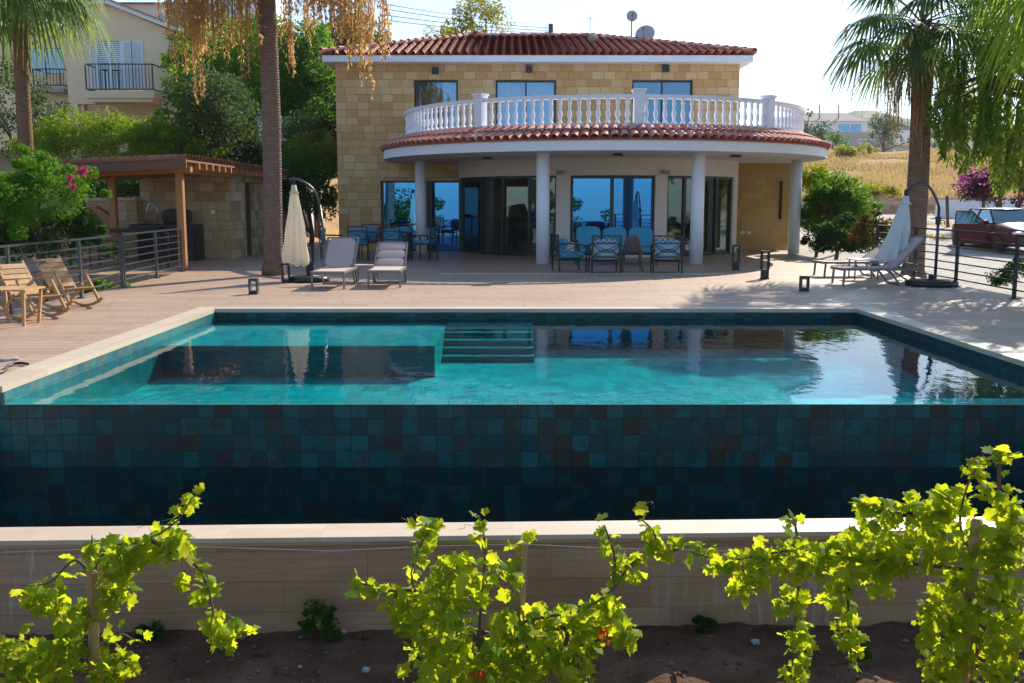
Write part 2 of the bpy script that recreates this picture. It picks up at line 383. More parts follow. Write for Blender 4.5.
M['glass_door'] = glass('door_glass', (.45,.60,.60), .22, (.55,.6,.55))
M['glass_car'] = glass('car_glass', (.40,.50,.52), .45, (.1,.12,.12))

M['roof_grey'] = plain('grey_roof', (.26,.22,.20), .9, .1, 1)
# ================================================================ SETTING
def struct(name, mb, mat, **kw): return tag(mb.build(name, mat, **kw), kind='structure')
def lerp(a, b, t): return a+(b-a)*t
def sstep(x, a, b):
    t = max(0, min(1, (x-a)/(b-a))); return t*t*(3-2*t)
def interp(x, pts):
    if x <= pts[0][0]: return pts[0][1]
    for (a,u),(b,v) in zip(pts, pts[1:]):
        if x <= b: return u+(v-u)*(x-a)/(b-a)
    return pts[-1][1]
RIGHT = [(-10,-.9),(26,-.35),(32,-.24),(36,-.02),(40,.15),(55,.8),(56.4,.85),(57.4,1.55),(75,3.2),(112,6.9),(125,6.6),(200,2),(400,0),(6000,0)]
LEFT = [(-10,-.9),(24,-.7),(30,.2),(38,2.2),(45,3.4),(55,5.5),(70,11.5),(82,14.5),(110,15.5),(200,9),(400,0),(6000,0)]
MID = [(-10,-.9),(24,-.7),(42,-.5),(50,1.0),(80,6),(110,7),(200,3),(400,0),(6000,0)]
def terr(x, y):
    """height of the natural ground"""
    if y < -3:
        z = -1.6 if y > -6 else interp(-y, [(6,-1.6),(20,-4),(60,-14),(300,-62),(9000,-70)])
        return z
    wl = sstep(-x, 6, 13+max(0,y-45)*.15); wr = sstep(x, 8.2, 9.6)
    m = interp(y, MID); z = m
    if x < 0: z = lerp(m, interp(y, LEFT), wl)
    else: z = lerp(m, interp(y, RIGHT), wr)
    if -4.9 < x < 8.3 and y < 46: z = min(z, -1.7)
    if -8 < x < 8.3 and y < 24: z = min(z, -1.7)
    if x <= -7.2 and y < 26: z = min(z, -.9)
    n = .12*math.sin(x*.31+y*.17)+.10*math.sin(x*.77-y*.41)
    k = sstep(y, 57, 64) if x > 8 else sstep(-x, 9, 15)*sstep(y, 26, 34)
    return z+n*k+(.5*math.sin(x*.05+1)*math.sin(y*.06) if y > 62 else 0)*1.0
xs = np.concatenate([-np.geomspace(40,2600,14)[::-1], np.linspace(-38,-9,40), np.linspace(-8.5,7.6,20), np.linspace(8.0,12,14), np.linspace(12.5,60,70), np.geomspace(62,2600,16)])
ys = np.concatenate([-np.geomspace(8,320,14)[::-1], [-4,-2,2,6,10,14,18], np.linspace(20,56,42), np.linspace(56.2,60,8), np.linspace(61,130,70), np.geomspace(135,2600,16)])
V = np.array([(x, y, terr(x,y)) for y in ys for x in xs]); nx = len(xs); ny = len(ys)
Fq = np.array([(j*nx+i, j*nx+i+1, (j+1)*nx+i+1, (j+1)*nx+i) for j in range(ny-1) for i in range(nx-1)])
t = NT('dry_ground'); o = t.n('ShaderNodeNewGeometry').outputs['Position']
n1 = t.noise(o, .22, 6, .6); n2 = t.noise(o, 3.5, 4); n3 = t.noise(o, 25, 3)
c = t.ramp(t.math('ADD', t.math('MULTIPLY', n1, .8), t.math('MULTIPLY', n2, .25)), [(.30,(.20,.15,.06)),(.45,(.42,.27,.12)),(.58,(.55,.38,.19)),(.72,(.38,.24,.12)),(.8,(.6,.45,.26))])
c = t.mix(t.math('MULTIPLY', n3, .4), c, (.25,.17,.08))
M['ground'] = t.done(t.principled(c, .95, normal=t.bump(t.math('ADD', n2, n3), .6, .15), spec=.1))
tag(npmesh('ground', V, Fq, M['ground'], smooth=True), kind='structure')
# driveway: pale gravel sheet over the natural ground
def sheet(name, x0, x1, y0, y1, nx, ny, mat, dz, hf=terr):
    X = np.linspace(x0,x1,nx); Y = np.linspace(y0,y1,ny)
    V = np.array([(x,y,hf(x,y)+dz) for y in Y for x in X])
    Fq = np.array([(j*nx+i, j*nx+i+1, (j+1)*nx+i+1, (j+1)*nx+i) for j in range(ny-1) for i in range(nx-1)])
    return tag(npmesh(name, V, Fq, mat, smooth=True), kind='structure')
t = NT('pale_gravel'); o = t.n('ShaderNodeNewGeometry').outputs['Position']
n1 = t.noise(o, .8, 5, .6); n2 = t.noise(o, 9, 4); n3 = t.noise(o, 60, 2)
c = t.ramp(n1, [(.35,(.40,.36,.31)),(.5,(.58,.54,.48)),(.65,(.50,.45,.38))])
c = t.mix(t.math('MULTIPLY', n3, .5), c, (.33,.29,.24)); c = t.mix(t.math('MULTIPLY', n2, .4), c, (.66,.62,.56))
M['gravel'] = t.done(t.principled(c, .95, normal=t.bump(t.math('ADD', n2, n3), .7, .04), spec=.1))
sheet('driveway', 8.75, 40, 12, 55.6, 70, 80, M['gravel'], .04)
# sea
t = NT('sea_water'); o = t.obj(); n = t.noise(o, .15, 4)
M['sea'] = t.done(t.principled((.008,.06,.15), .3, normal=t.bump(n, .25, 1.0), spec=.12))
mb = MB(); mb.add([(-3000,-3000,-60),(3000,-3000,-60),(3000,-290,-60),(-3000,-290,-60)], [(0,1,2,3)])
struct('sea', mb, M['sea'])
# hills on the skyline
def hills(name, Y, pts, mat, depth, z0=0, seed=0):
    """ridge surveyed as (px,py) at distance Y, solid with slopes"""
    X0 = P(pts[0][0], 100, Y).x; X1 = P(pts[-1][0], 100, Y).x; N = 90
    rows = 9; V = []
    for j in range(rows):
        f = j/(rows-1)*2-1
        for i in range(N):
            u = i/(N-1); px = lerp(pts[0][0], pts[-1][0], u); py = interp(px, pts)
            h = P(px, py, Y).z
            nn = math.sin(i*.9+seed)*math.sin(i*.37+j*1.3)+.5*math.sin(i*2.3+j*2.1)
            V.append((lerp(X0,X1,u)+nn*6, Y+f*depth, z0-5+(h-z0+5)*(1-abs(f)**1.3)+nn*(h-z0)*.06*(abs(f)>.01)))
    V = np.array(V); Fq = np.array([(j*N+i, j*N+i+1, (j+1)*N+i+1, (j+1)*N+i) for j in range(rows-1) for i in range(N-1)])
    return tag(npmesh(name, V, Fq, mat, smooth=True), kind='structure')
t = NT('scrub_hill'); o = t.n('ShaderNodeNewGeometry').outputs['Position']
c = t.ramp(t.noise(o, .02, 6, .65), [(.38,(.04,.06,.025)),(.55,(.16,.14,.07)),(.7,(.26,.2,.11))])
M['hill'] = t.done(t.principled(c, .95, normal=t.bump(t.noise(o,.05,6),.8,6), spec=.05))
hills('mountains', 1500, [(500,150),(700,135),(760,130),(800,121),(835,117),(862,110),(880,111),(893,116),(930,124),(1000,127),(1100,133),(1300,150)], M['hill'], 300)
hills('hills', 620, [(780,140),(830,128),(870,124),(900,121),(960,128),(1030,132),(1150,140),(1250,150)], M['hill'], 130, seed=3)
# ---------------------------------------------------------------- terrace, pool
PX0, PX1, PY0, PY1 = -4.38, 5.08, 8.45, 14.67
WZ = -.15
SKEW = .034
def ry(x): return 6.33+SKEW*x       # back edge line of the retaining wall
mb = MB()
mb.bb(-7.35, PX0-.3, 6.6, 24, -1.6, 0)
mb.bb(PX1+.3, 8.45, 6.9, 24, -1.6, 0)
mb.bb(PX0-.3, PX1+.3, PY1+.28, 24, -1.6, 0)
mb.bb(-12.4, 8.45, 24, 42, -1.6, 0)
mb.bb(-12.4, -7.35, 21.6, 24, -1.6, 0)
struct('terrace', mb, M['deck'])
mb = MB()
mb.bb(PX0-.3, PX0, PY0, PY1+.28, -.05, .005); mb.bb(PX1, PX1+.3, PY0, PY1+.28, -.05, .005); mb.bb(PX0+.001, PX1-.001, PY1, PY1+.28, -.05, .005)
struct('pool_coping', mb, M['coping'])
FZ = -.60
mb = MB()
mb.bb(PX0-.3, PX0+.004, PY0+.02, PY1+.3, -1.6, -.052)
struct('pool_lining', mb, M['pool_in'])
mb = MB(); mb.bb(PX1-.004, PX1+.3, PY0+.02, PY1+.3, -1.6, -.052); mb.bb(PX0+.005, PX1-.005, PY1-.004, PY1+.28, -1.6, -.052); struct('pool_lining', mb, M['pool_wall'])  # far and right sides take the dark tile, painting in their shade
mb = MB(); mb.bb(PX0, PX1, PY0+.25, PY1-.004, -1.2, FZ)
struct('pool_floor', mb, M['pool_floor'])
mb = MB(); mb.bb(PX0-.45, PX1+.5, PY0, PY0+.26, -1.6, -.158)
mb.bb(PX0-.42, PX0-.05, PY0-.01, PY0+.3, -1.6, -.06)
struct('infinity_wall', mb, M['pool_wall'])
mb = MB(); mb.bb(PX0, PX1, PY0+.003, PY0+.262, -.157, -.1525)
struct('pool_rim', mb, M['rim'])
# shallow shelf and steps
SX = P(435,345,12.4).x
mb = MB(); mb.bb(PX0+.001, SX, 12.35, PY1-.006, FZ+.001, -.21)
struct('pool_shelf', mb, M['pool_floor'])
mb = MB(); mb.bb(PX0+.002, SX+.0005, 12.33, 12.349, FZ+.0015, -.215); struct('pool_shelf', mb, M['pool_shade'])  # thin dark facing that paints the shadow on the shelf front
mb = MB()
for i in range(5):
    mb.bb(SX+.001, SX+1.27, PY1-.30-.22*i, PY1-.007, FZ+.0015+.0003*i, -.20-.08*i)
struct('pool_steps', mb, M['pool_floor'])
mb = MB()
for i in range(5): y_ = PY1-.30-.22*i; mb.bb(SX+.002, SX+1.268, y_-.012, y_-.0005, -.20-.08*(i+1)+.001, -.202-.08*i)
struct('pool_shaded_risers', mb, M['pool_shade'])  # dark strips before each step, shade painted as tile colour
# basin behind the retaining wall
mb = MB(); mb.bb(-8, 9, 5.6, PY0+.1, -1.7, -1.3); struct('basin_floor', mb, M['pool_wall'])
mb = MB()
mb.bb(-4.95, -4.62, 6.1, PY0+.2, -1.6, -.40)
mb.bb(PX1+.3, PX1+.6, 6.3, PY0+.2, -1.6, -.40)
struct('basin_end_walls', mb, M['white_paint'])
def water_mat(name, thr, scale, strength):
    t = NT(name); g = t.n('ShaderNodeNewGeometry').outputs['Position']
    mp = t.n('ShaderNodeMapping'); t.l(g, mp.inputs[0]); mp.inputs['Scale'].default_value = (1,.55,1)
    n = t.math('ADD', t.noise(mp.outputs[0], scale, 3, .5), t.math('MULTIPLY', t.noise(g, scale*.25, 2), 1.2))
    nrm = t.bump(n, strength, .02)
    gi = t.n('ShaderNodeNewGeometry'); dt_ = t.n('ShaderNodeVectorMath', operation='DOT_PRODUCT'); t.l(nrm, dt_.inputs[0]); t.l(gi.outputs['Incoming'], dt_.inputs[1])
    k_ = t.math('SUBTRACT', 1.0, t.math('ABSOLUTE', dt_.outputs['Value']), clamp=True); fr_ = t.math('ADD', t.math('MULTIPLY', t.math('POWER', k_, 6.0), .92), .02, clamp=True)
    gl = t.n('ShaderNodeBsdfGlossy'); gl.inputs['Roughness'].default_value = .01; t.l(nrm, gl.inputs['Normal'])
    tr = t.n('ShaderNodeBsdfTransparent'); tr.inputs[0].default_value = (*thr,1)
    mx = t.n('ShaderNodeMixShader'); t.l(fr_, mx.inputs[0]); t.l(tr.outputs[0], mx.inputs[1]); t.l(gl.outputs[0], mx.inputs[2])
    return t.done(mx.outputs[0])
M['water'] = water_mat('pool_water', (.16,.88,.92), 6, .13)
M['water2'] = water_mat('basin_water', (.50,.70,.76), 5, .07)
mb = MB(); mb.add([(PX0+.004,PY0+.002,WZ),(PX1-.004,PY0+.002,WZ),(PX1-.004,PY1-.004,WZ),(PX0+.004,PY1-.004,WZ)], [(0,1,2,3)])
struct('pool_water', mb, M['water'])
mb = MB(); mb.add([(-4.62,ry(-4.62),-.71),(PX1+.3,ry(PX1),-.71),(PX1+.3,PY0,-.71),(-4.62,PY0,-.71)], [(0,1,2,3)])
struct('basin_water', mb, M['water2'])
# retaining wall with its coping (slightly skewed to the pool)
w = thing('retaining_wall', 'low wall faced with long brown wood-look tiles and a pale stone cap, in front of the dark pool wall', 'wall', (0, ry(0)-.15, -1.2))
def skewbox(mb, x0, x1, a, b, z0, z1):
    vs = [(x, ry(x)+q, z) for x in (x0,x1) for q in (a,b) for z in (z0,z1)]
    mb.add(vs, [(0,1,3,2),(4,6,7,5),(0,4,5,1),(2,3,7,6),(0,2,6,4),(1,5,7,3)])
mb = MB(); skewbox(mb, -8, 9, -.235, -.002, -1.7, -.535); mb.build('wall_face', M['retain'], w)
mb = MB(); skewbox(mb, -8.01, 9.01, -.27, .0, -.533, -.50); mb.build('coping', M['coping'], w, bevel=.004)
mb = MB(); skewbox(mb, -8, 9, -.262, -.236, -.556, -.534); mb.build('metal_trim', M['chrome'], w)
# soil bed
def soilh(x, y):
    k = .3+.7*(1-sstep(y, 5.4, 5.9)); return -1.13+k*(.03*math.sin(x*2.1+y)+.025*math.sin(x*5.3-y*4.1)+.02*math.sin(x*11+y*9))+(.0 if y > 4.6 else -.02*(4.6-y))+random.uniform(-.012,.012)
t = NT('dark_soil'); o = t.n('ShaderNodeNewGeometry').outputs['Position']
n1 = t.noise(o, 3, 5, .65); n2 = t.noise(o, 40, 4, .7); vo = t.n('ShaderNodeTexVoronoi'); vo.inputs['Scale'].default_value = 26; t.l(o, vo.inputs['Vector'])
c = t.ramp(n1, [(.3,(.10,.05,.030)),(.5,(.18,.095,.055)),(.7,(.27,.155,.095))])
c = t.mix(t.math('MULTIPLY', n2, .45), c, (.05,.03,.02))
peb = t.math('LESS_THAN', vo.outputs['Distance'], .13)
rnd = t.n('ShaderNodeSeparateXYZ'); t.l(vo.outputs['Color'], rnd.inputs[0])
peb = t.math('MULTIPLY', peb, t.math('GREATER_THAN', rnd.outputs[0], .80))
c = t.mix(peb, c, (.38,.32,.26))
M['soil'] = t.done(t.principled(c, .95, normal=t.bump(t.math('ADD', t.math('ADD', n1, n2), peb), .9, .03), spec=.1))
sheet('soil', -7.5, 8.5, -3, 6.5, 200, 120, M['soil'], 0, lambda x,y: min(soilh(x,y), 1))
# ================================================================ VILLA
villa = thing('villa', 'two-storey sandstone villa with red tiled roof and curved balcony on white columns', 'house', (1, 31.7, 0))
WY = 31.7; HX0, HX1 = -5.45, 7.02; HB = 42.0
def wallgrid(mb, x0, x1, z0, z1, Y, th, ops):
    X = sorted({x0,x1,*[o[0] for o in ops],*[o[1] for o in ops]}); Z = sorted({z0,z1,*[o[2] for o in ops],*[o[3] for o in ops]})
    for a,b in zip(X, X[1:]):
        run = None
        for c,d in zip(Z, Z[1:]):
            hole = any(o[0] <= (a+b)/2 <= o[1] and o[2] <= (c+d)/2 <= o[3] for o in ops)
            if hole:
                if run: mb.bb(a,b,Y,Y+th,*run); run = None
            else: run = (run[0], d) if run else (c, d)
        if run: mb.bb(a,b,Y,Y+th,*run)
UPW = [(-3.03,-1.67,3.1,5.27),(-.51,1.37,3.1,5.27),(3.71,5.59,3.1,5.27)]
LW = [(-4.12,-1.57-.02,0.0,2.2)]
mb = MB()
wallgrid(mb, HX0, HX1, 2.9, 5.74, WY, .3, UPW)
wallgrid(mb, HX0, -1.4, 0, 2.9, WY, .3, [(-4.12,-1.4,0,2.2)])
mb.bb(HX0, HX0+.3, WY+.3, HB-.3, 0, 5.74); mb.bb(HX1-.3, HX1, WY+.3, HB-.3, 0, 5.74); mb.bb(HX0, HX1, HB-.3, HB, 0, 5.74)
mb.build('wall', M['stone'], villa)
# eaves slab
mb = MB(); mb.bb(-5.74, 7.30, 31.15, 42.5, 5.741, 5.94); mb.build('eaves', M['white'], villa, bevel=.01)
# floors / interior
mb = MB(); mb.bb(HX0+.3, HX1-.3, WY+.3, HB-.3, 2.78, 2.98); mb.bb(HX0+.3, HX1-.3, 36, 36.1, 2.99, 5.7)
mb.bb(HX0+.3, HX1-.3, 37.5, 37.6, .01, 2.77); mb.build('inner_wall', M['interior'], villa)
mb = MB(); mb.box((.6,36.8,.45),(2.2,.8,.9)); mb.build('sideboard', M['dark_wood'], villa)
# ---- roof tiles
def barrel(mb, p, d, s, n, L, r0, r1, lift=.025, seg=5):
    vs = []
    for k,(q,r,l) in enumerate(((0,r0,lift),(L,r1,0))):
        for j in range(seg+1):
            a = PI*j/seg; vs.append(p+d*q+s*(math.cos(a)*r)+n*(math.sin(a)*r+l))
    mb.add(vs, [(j, j+1, seg+2+j, seg+1+j) for j in range(seg)], True)
roof = MB(); base = MB()
def slope(E0, E1, U, inL, inR, step=.262, row=.40):
    E0 = Vector(E0); E1 = Vector(E1); U = Vector(U); s = (E1-E0).normalized(); W = (E1-E0).length
    d = U.normalized(); n = s.cross(d).normalized()
    if n.z < 0: n = -n
    L = U.length; nr = int(L/row)+1
    for i in range(int(W/step)+1):
        x = (i+.5)*step
        for r in range(nr):
            v = r*row/L
            if v > 1: break
            if x < v*inL-.05 or x > W-v*inR+.05: continue
            j = random.uniform(-.006,.006)
            barrel(roof, E0+s*(x+j)+d*(r*row-.05)+n*.015, d, s, n, min(row+.06, L-r*row+.06), .108, .088)
    base.add([E0, E1, E0+U+s*(W-inR-0) if False else E1+U-s*inR, E0+U+s*inL], [(0,1,2,3)])
ez = 5.945; eL, eR, eF, eB = -5.76, 7.32, 31.12, 42.52
rz_ = 7.30; ry_ = 36.8; rxa, rxb = -1.5, 2.75
slope((eL,eF,ez),(eR,eF,ez),(0,ry_-eF,rz_-ez), rxa-eL, eR-rxb)
slope((eR,eB,ez),(eL,eB,ez),(0,ry_-eB,rz_-ez), eR-rxb, rxa-eL)
slope((eL,eB,ez),(eL,eF,ez),(rxa-eL,0,rz_-ez), eB-ry_, ry_-eF)
slope((eR,eF,ez),(eR,eB,ez),(rxb-eR,0,rz_-ez), ry_-eF, eB-ry_)
caps = MB()
def capline(a, b, r=.125, step=.36):
    a = Vector(a); b = Vector(b); d = (b-a).normalized(); s = d.cross(Vector((0,0,1))).normalized(); n = s.cross(d)
    for i in range(int((b-a).length/step)+1): barrel(caps, a+d*(i*step)+n*.06, d, s, n, step+.07, r, r*.85, .03)
for c in ((eL,eF),(eL,eB)): capline((*c,ez),(rxa,ry_,rz_))
for c in ((eR,eF),(eR,eB)): capline((*c,ez),(rxb,ry_,rz_))
capline((rxa,ry_,rz_),(rxb,ry_,rz_))
base.bar((rxa-.1,ry_,rz_+.02),(rxb+.1,ry_,rz_+.02),.22,.16)
base.build('roof', M['roof_base'], villa)
ro = [c for c in villa.children if c.name.startswith('roof')][0]; WM[ro.name] = wm(villa)
def sub(mb, name, mat, parent, **kw):
    WM[parent.name] = wm(villa) if parent.name not in WM else WM[parent.name]
    return mb.build(name, mat, parent, **kw)
sub(roof, 'roof_tiles', M['roof_tile'], ro); sub(caps, 'ridge_tiles', M['roof_tile'], ro)
# ---- balcony: slab, tiled skirt, curb, balusters
BC = (2.66, 30.4); RO, RB = 6.50, 5.86
def arcpts(r, a0, a1, n): return [(BC[0]+r*math.cos(a0+(a1-a0)*i/n), BC[1]+r*math.sin(a0+(a1-a0)*i/n)) for i in range(n+1)]
def slabpoly(r): return [(BC[0]-r, WY-.004)] + arcpts(r, PI, 2*PI, 64) + [(BC[0]+r, 40), (HX1+.003, 40), (HX1+.003, WY-.004)]
mb = MB(); mb.prism(slabpoly(RO-.05), 2.76, 3.0); bs = mb.build('balcony_slab', M['white'], villa)
tl = MB(); bd = MB()
def skirt(pos, dr, s):
    d = (dr*.62+Vector((0,0,.30))).normalized(); n = s.cross(d).normalized()
    if n.z < 0: n = -n
    for r in range(2): barrel(tl, pos+d*(r*.36-.02)+n*.012, d, s, n, .42, .105*(1-.03*r), .088)
step = .243/RO; na = int(PI/step)
for i in range(na+1):
    a = PI+PI*(i+.5)/(na+1); dr = Vector((-math.cos(a), -math.sin(a), 0)); s = Vector((-math.sin(a), math.cos(a), 0))
    skirt(Vector((BC[0]+RO*math.cos(a), BC[1]+RO*math.sin(a), 3.02)), dr, s)
for i in range(5): skirt(Vector((BC[0]-RO, BC[1]+.12+.243*i, 3.02)), Vector((1,0,0)), Vector((0,1,0)))
for i in range(38): skirt(Vector((BC[0]+RO, BC[1]+.12+.243*i, 3.02)), Vector((-1,0,0)), Vector((0,1,0)))
pa = [(BC[0]-RO, WY-.003)]+arcpts(RO, PI, 2*PI, 64)+[(BC[0]+RO, 39.9)]
pb = [(BC[0]-RB, WY-.003)]+arcpts(RB, PI, 2*PI, 64)+[(BC[0]+RB, 39.9)]
n = len(pa); bd.add([(x,y,3.004) for x,y in pa]+[(x,y,3.03) for x,y in pa]+[(x,y,3.35) for x,y in pb], [(i,i+1,n+i+1,n+i) for i in range(n-1)]+[(n+i,n+i+1,2*n+i+1,2*n+i) for i in range(n-1)])
br = bd.build('balcony_roof', M['roof_base'], villa); sub(tl, 'roof_tiles', M['roof_tile'], br)
def arcband(mb, r0, r1, z0, z1, ext=True):
    mb.ringwall(BC, r0, r1, PI, 2*PI, z0, z1, 72)
    mb.bb(BC[0]-r1, BC[0]-r0, BC[1]+.001, WY-.004, z0, z1); mb.bb(BC[0]+r0, BC[0]+r1, BC[1]+.001, 40, z0, z1)
mb = MB(); arcband(mb, RB-.2, RB, 3.002, 3.44); 
mb.prism([(BC[0]-RB+.2, WY-.01)]+arcpts(RB-.21, PI, 2*PI, 48)+[(BC[0]+RB-.21, 39.9),(HX1+.01,39.9),(HX1+.01,WY-.01)], 3.001, 3.08)
bal = mb.build('balustrade', M['white_paint'], villa)
mb = MB(); arcband(mb, RB-.19, RB-.01, 4.02, 4.11); sub(mb, 'top_rail', M['white_paint'], bal)
prof = [(.055,0),(.055,.04),(.035,.06),(.03,.09),(.052,.17),(.058,.22),(.045,.29),(.028,.35),(.040,.375),(.028,.40),(.045,.45),(.05,.49),(.032,.53),(.05,.55),(.055,.582)]
bp = None; cnt = 0
posts = [a for a in (0,)]; post_px = [480.5, 638.5, 767.5]
def px_ang(px, c, r, py=120):
    dy = (341.5-py)*SP+F*CP; dx = (px-512)/dy; dx, dyn = dx/math.hypot(dx,1), 1/math.hypot(dx,1)
    b = dx*c[0]+dyn*c[1]; disc = b*b-(c[0]**2+c[1]**2-r*r); tt = b-math.sqrt(max(0,disc))
    return math.atan2(dyn*tt-c[1], dx*tt-c[0]) % (2*PI)
pang = [px_ang(p, BC, RB-.1) for p in post_px]
for a in pang:
    mbp = MB(); c = (BC[0]+(RB-.1)*math.cos(a), BC[1]+(RB-.1)*math.sin(a))
    mbp.box((*c,3.80),(.24,.24,.80), rz=a); mbp.box((*c,4.215),(.32,.32,.05), rz=a); mbp.box((*c,4.16),(.27,.27,.06), rz=a)
    sub(mbp, 'newel_post', M['white_paint'], bal, bevel=.006)
bmb = MB(); bmb.lathe(prof, (0,0,0), 10)
bme = bpy.data.meshes.new('baluster'); bme.from_pydata(bmb.v, [], bmb.f); bme.polygons.foreach_set('use_smooth', [True]*len(bme.polygons)); bme.materials.append(M['white_paint'])
Mi = wm(villa).inverted(); nb = 78
spots = []
for i in range(nb):
    a = PI+PI*(i+.5)/nb
    if min(abs(a-b) for b in pang) < .032: continue
    spots.append((BC[0]+(RB-.1)*math.cos(a), BC[1]+(RB-.1)*math.sin(a)))
for i in range(5): spots.append((BC[0]-RB+.1, BC[1]+.12+.24*i))
for i in range(16): spots.append((BC[0]+RB-.1, BC[1]+.12+.24*i))
for x,y in spots[:100]:
    o = bpy.data.objects.new('baluster', bme); COL.objects.link(o); o.parent = bal; o.location = Mi@Vector((x,y,3.44))
# ---- columns
CR = 5.55
for x,y in [(-2.72,30.15),(.77,25.2),(4.63,25.2),(8.42,30.0)]:
    mb = MB(); mb.lathe([(.165,0),(.165,2.755)], (x,y,.003), 24); mb.build('column', M['white_paint'], villa)
# ---- cream bay under the balcony
KC = (2.7, 32.5); KR = 4.45
def kang(px): return px_ang(px, KC, KR, 215)
aL = math.atan2(WY-KC[1], -math.sqrt(KR**2-.64)) % (2*PI); aR = math.atan2(WY-KC[1], math.sqrt(KR**2-.64)) % (2*PI)
A = {k: kang(k) for k in (556,570,655,667,733)}
bay = MB(); TH = .25; ZT = 2.28
def rw(mb, a0, a1, z0, z1, r0=KR-TH, r1=KR, n=None): mb.ringwall(KC, r0, r1, a0, a1, z0, z1, n or max(2,int(abs(a1-a0)*20)))
rw(bay, aL, aR, ZT, 2.758, n=60)
rw(bay, A[556], A[570], .0, ZT-.001); rw(bay, A[655], A[667], .0, ZT-.001)
rw(bay, A[570], A[655], .0, .42); rw(bay, A[733], aR, 0, ZT-.001)
bay.build('bay_wall', M['cream'], villa)
def kp(a, r, z): return Vector((KC[0]+r*math.cos(a), KC[1]+r*math.sin(a), z))
def bay_window(name, a0, a1, z0, z1, mull, gm, label=None, fw=.07, transoms=()):
    """frame follows the curve; panes between mullions are flat"""
    mb = MB(); r = KR-.10; cuts = [a0+.004]+list(mull)+[a1-.004]
    for a in cuts: mb.bar(kp(a,r,z0), kp(a,r,z1), fw*1.1, .09, up=(math.cos(a),math.sin(a),0))
    for a,b in zip(cuts, cuts[1:]):
        for z in (z0+fw/2, z1-fw/2, *transoms): mb.bar(kp(a,r,z), kp(b,r,z), .06, fw)
    fr = mb.build(name, M['frame'], villa)
    if label: fr['label'] = label
    for a,b in zip(cuts, cuts[1:]):
        mb = MB(); mb.add([kp(a,r-.01,z0), kp(b,r-.01,z0), kp(b,r-.01,z1), kp(a,r-.01,z1)], [(0,1,2,3)])
        WM[fr.name] = wm(villa); mb.build('pane', gm, fr)
    return fr
f = lambda a,b,k: a+(b-a)*k
bay_window('glass_door', aL+.03, A[556], .0, ZT, [kang(480),kang(502),kang(528)], M['glass_door'], 'curved row of sliding glass doors with dark frames')
bay_window('bay_window', A[570], A[655], .42, ZT, [kang(612)], M['glass_blue'], 'wide blue reflecting window behind the sofa', fw=.09)
bay_window('glass_door', A[667], A[733], .0, ZT, [kang(686),kang(704),kang(718)], M['glass_door'], 'narrow glass doors beside the third column', fw=.08)
# left ground-floor window
def flat_window(name, x0, x1, z0, z1, Y, mulls, gm, fw=.06, d=.08, blind=None):
    mb = MB(); y = Y+.10
    for x in (x0+fw/2, x1-fw/2): mb.bb(x-fw/2, x+fw/2, y, y+d, z0, z1)
    for z in (z0+fw/2, z1-fw/2): mb.bb(x0+fw, x1-fw, y+.001, y+d-.001, z-fw/2, z+fw/2)
    for x,w in mulls: mb.bb(x-w/2, x+w/2, y+.002, y+d-.002, z0+fw, z1-fw)
    fr = mb.build(name, M['frame'], villa); WM[fr.name] = wm(villa)
    xs_ = [x0+fw/2]+[m[0] for m in mulls]+[x1-fw/2]
    for a,b in zip(xs_, xs_[1:]):
        mb = MB(); mb.add([(a,y+d/2,z0+fw/2),(b,y+d/2,z0+fw/2),(b,y+d/2,z1-fw/2),(a,y+d/2,z1-fw/2)], [(0,1,2,3)]); mb.build('pane', gm, fr)
    return fr
flat_window('ground_floor_window', -4.10, -1.62, 0, 2.2, WY, [(-2.78,.5)], M['glass_blue'])
for (x0,x1,z0,z1),ml in zip(UPW, ([], [(.43,.05)], [(4.65,.05)])):
    flat_window('upper_window', x0, x1, z0, z1, WY, ml, M['glass_up'])
def curtain(x0, x1, z0, z1, Y, mat, parent=villa, pts=None):
    n = int(abs(x1-x0)/.03)+2; mb = MB()
    vs = []
    for i in range(n):
        x = lerp(x0,x1,i/(n-1)); y = Y+.035*math.sin(i*1.25)
        vs += [(x,y,z0),(x,y,z1)]
    mb.add(vs, [(2*i,2*i+2,2*i+3,2*i+1) for i in range(n-1)], True); return mb.build('curtain', mat, parent)
curtain(-2.15,-1.72, 3.1,5.25, WY+.4, M['curtain']); curtain(-.45,1.3, 3.1,5.25, WY+.42, M['curtain'])
def acurtain(a0, a1, z0, z1, r, mat):
    n = int(abs(a1-a0)*r/.035)+2; vs = []
    for i in range(n):
        a = lerp(a0,a1,i/(n-1)); q = r+.03*math.sin(i*1.3); vs += [kp(a,q,z0), kp(a,q,z1)]
    mb = MB(); mb.add(vs, [(2*i,2*i+2,2*i+3,2*i+1) for i in range(n-1)], True); mb.build('curtain', mat, villa)
acurtain(kang(467), kang(478), .02, 2.27, KR-.45, M['curtain_beige']); acurtain(kang(488), kang(496), .02, 2.27, KR-.5, M['curtain_beige'])
acurtain(kang(708), kang(716), .02, 2.27, KR-.4, M['curtain_beige']); acurtain(kang(721), kang(731), .02, 2.27, KR-.4, M['curtain_beige'])
# stone wing at the right, set back under the balcony
mb = MB(); mb.bb(HX1+.003, 8.85, 32.2, 32.5, 0, 2.757); mb.bb(8.55, 8.85, 32.501, 40, 0, 2.757); mb.bb(HX1-.02, 8.549, 39.7, 40, 0, 2.757)
mb.build('wing_wall', M['stone_smooth'], villa)
mb = MB(); mb.bb(8.52,8.60,32.16,32.2,1.0,2.2); mb.build('side_window', M['frame'], villa)
# dining floor step strip / drain channel in the deck
a_ = G(440,274); b_ = G(860,272.5)
mb = MB()
for i in range(60):
    x = lerp(a_.x, 8.0, i/60); mb.bb(x, x+.13, a_.y-.03, a_.y+.03, .001, .006)
struct('drain_channel', mb, M['white'])
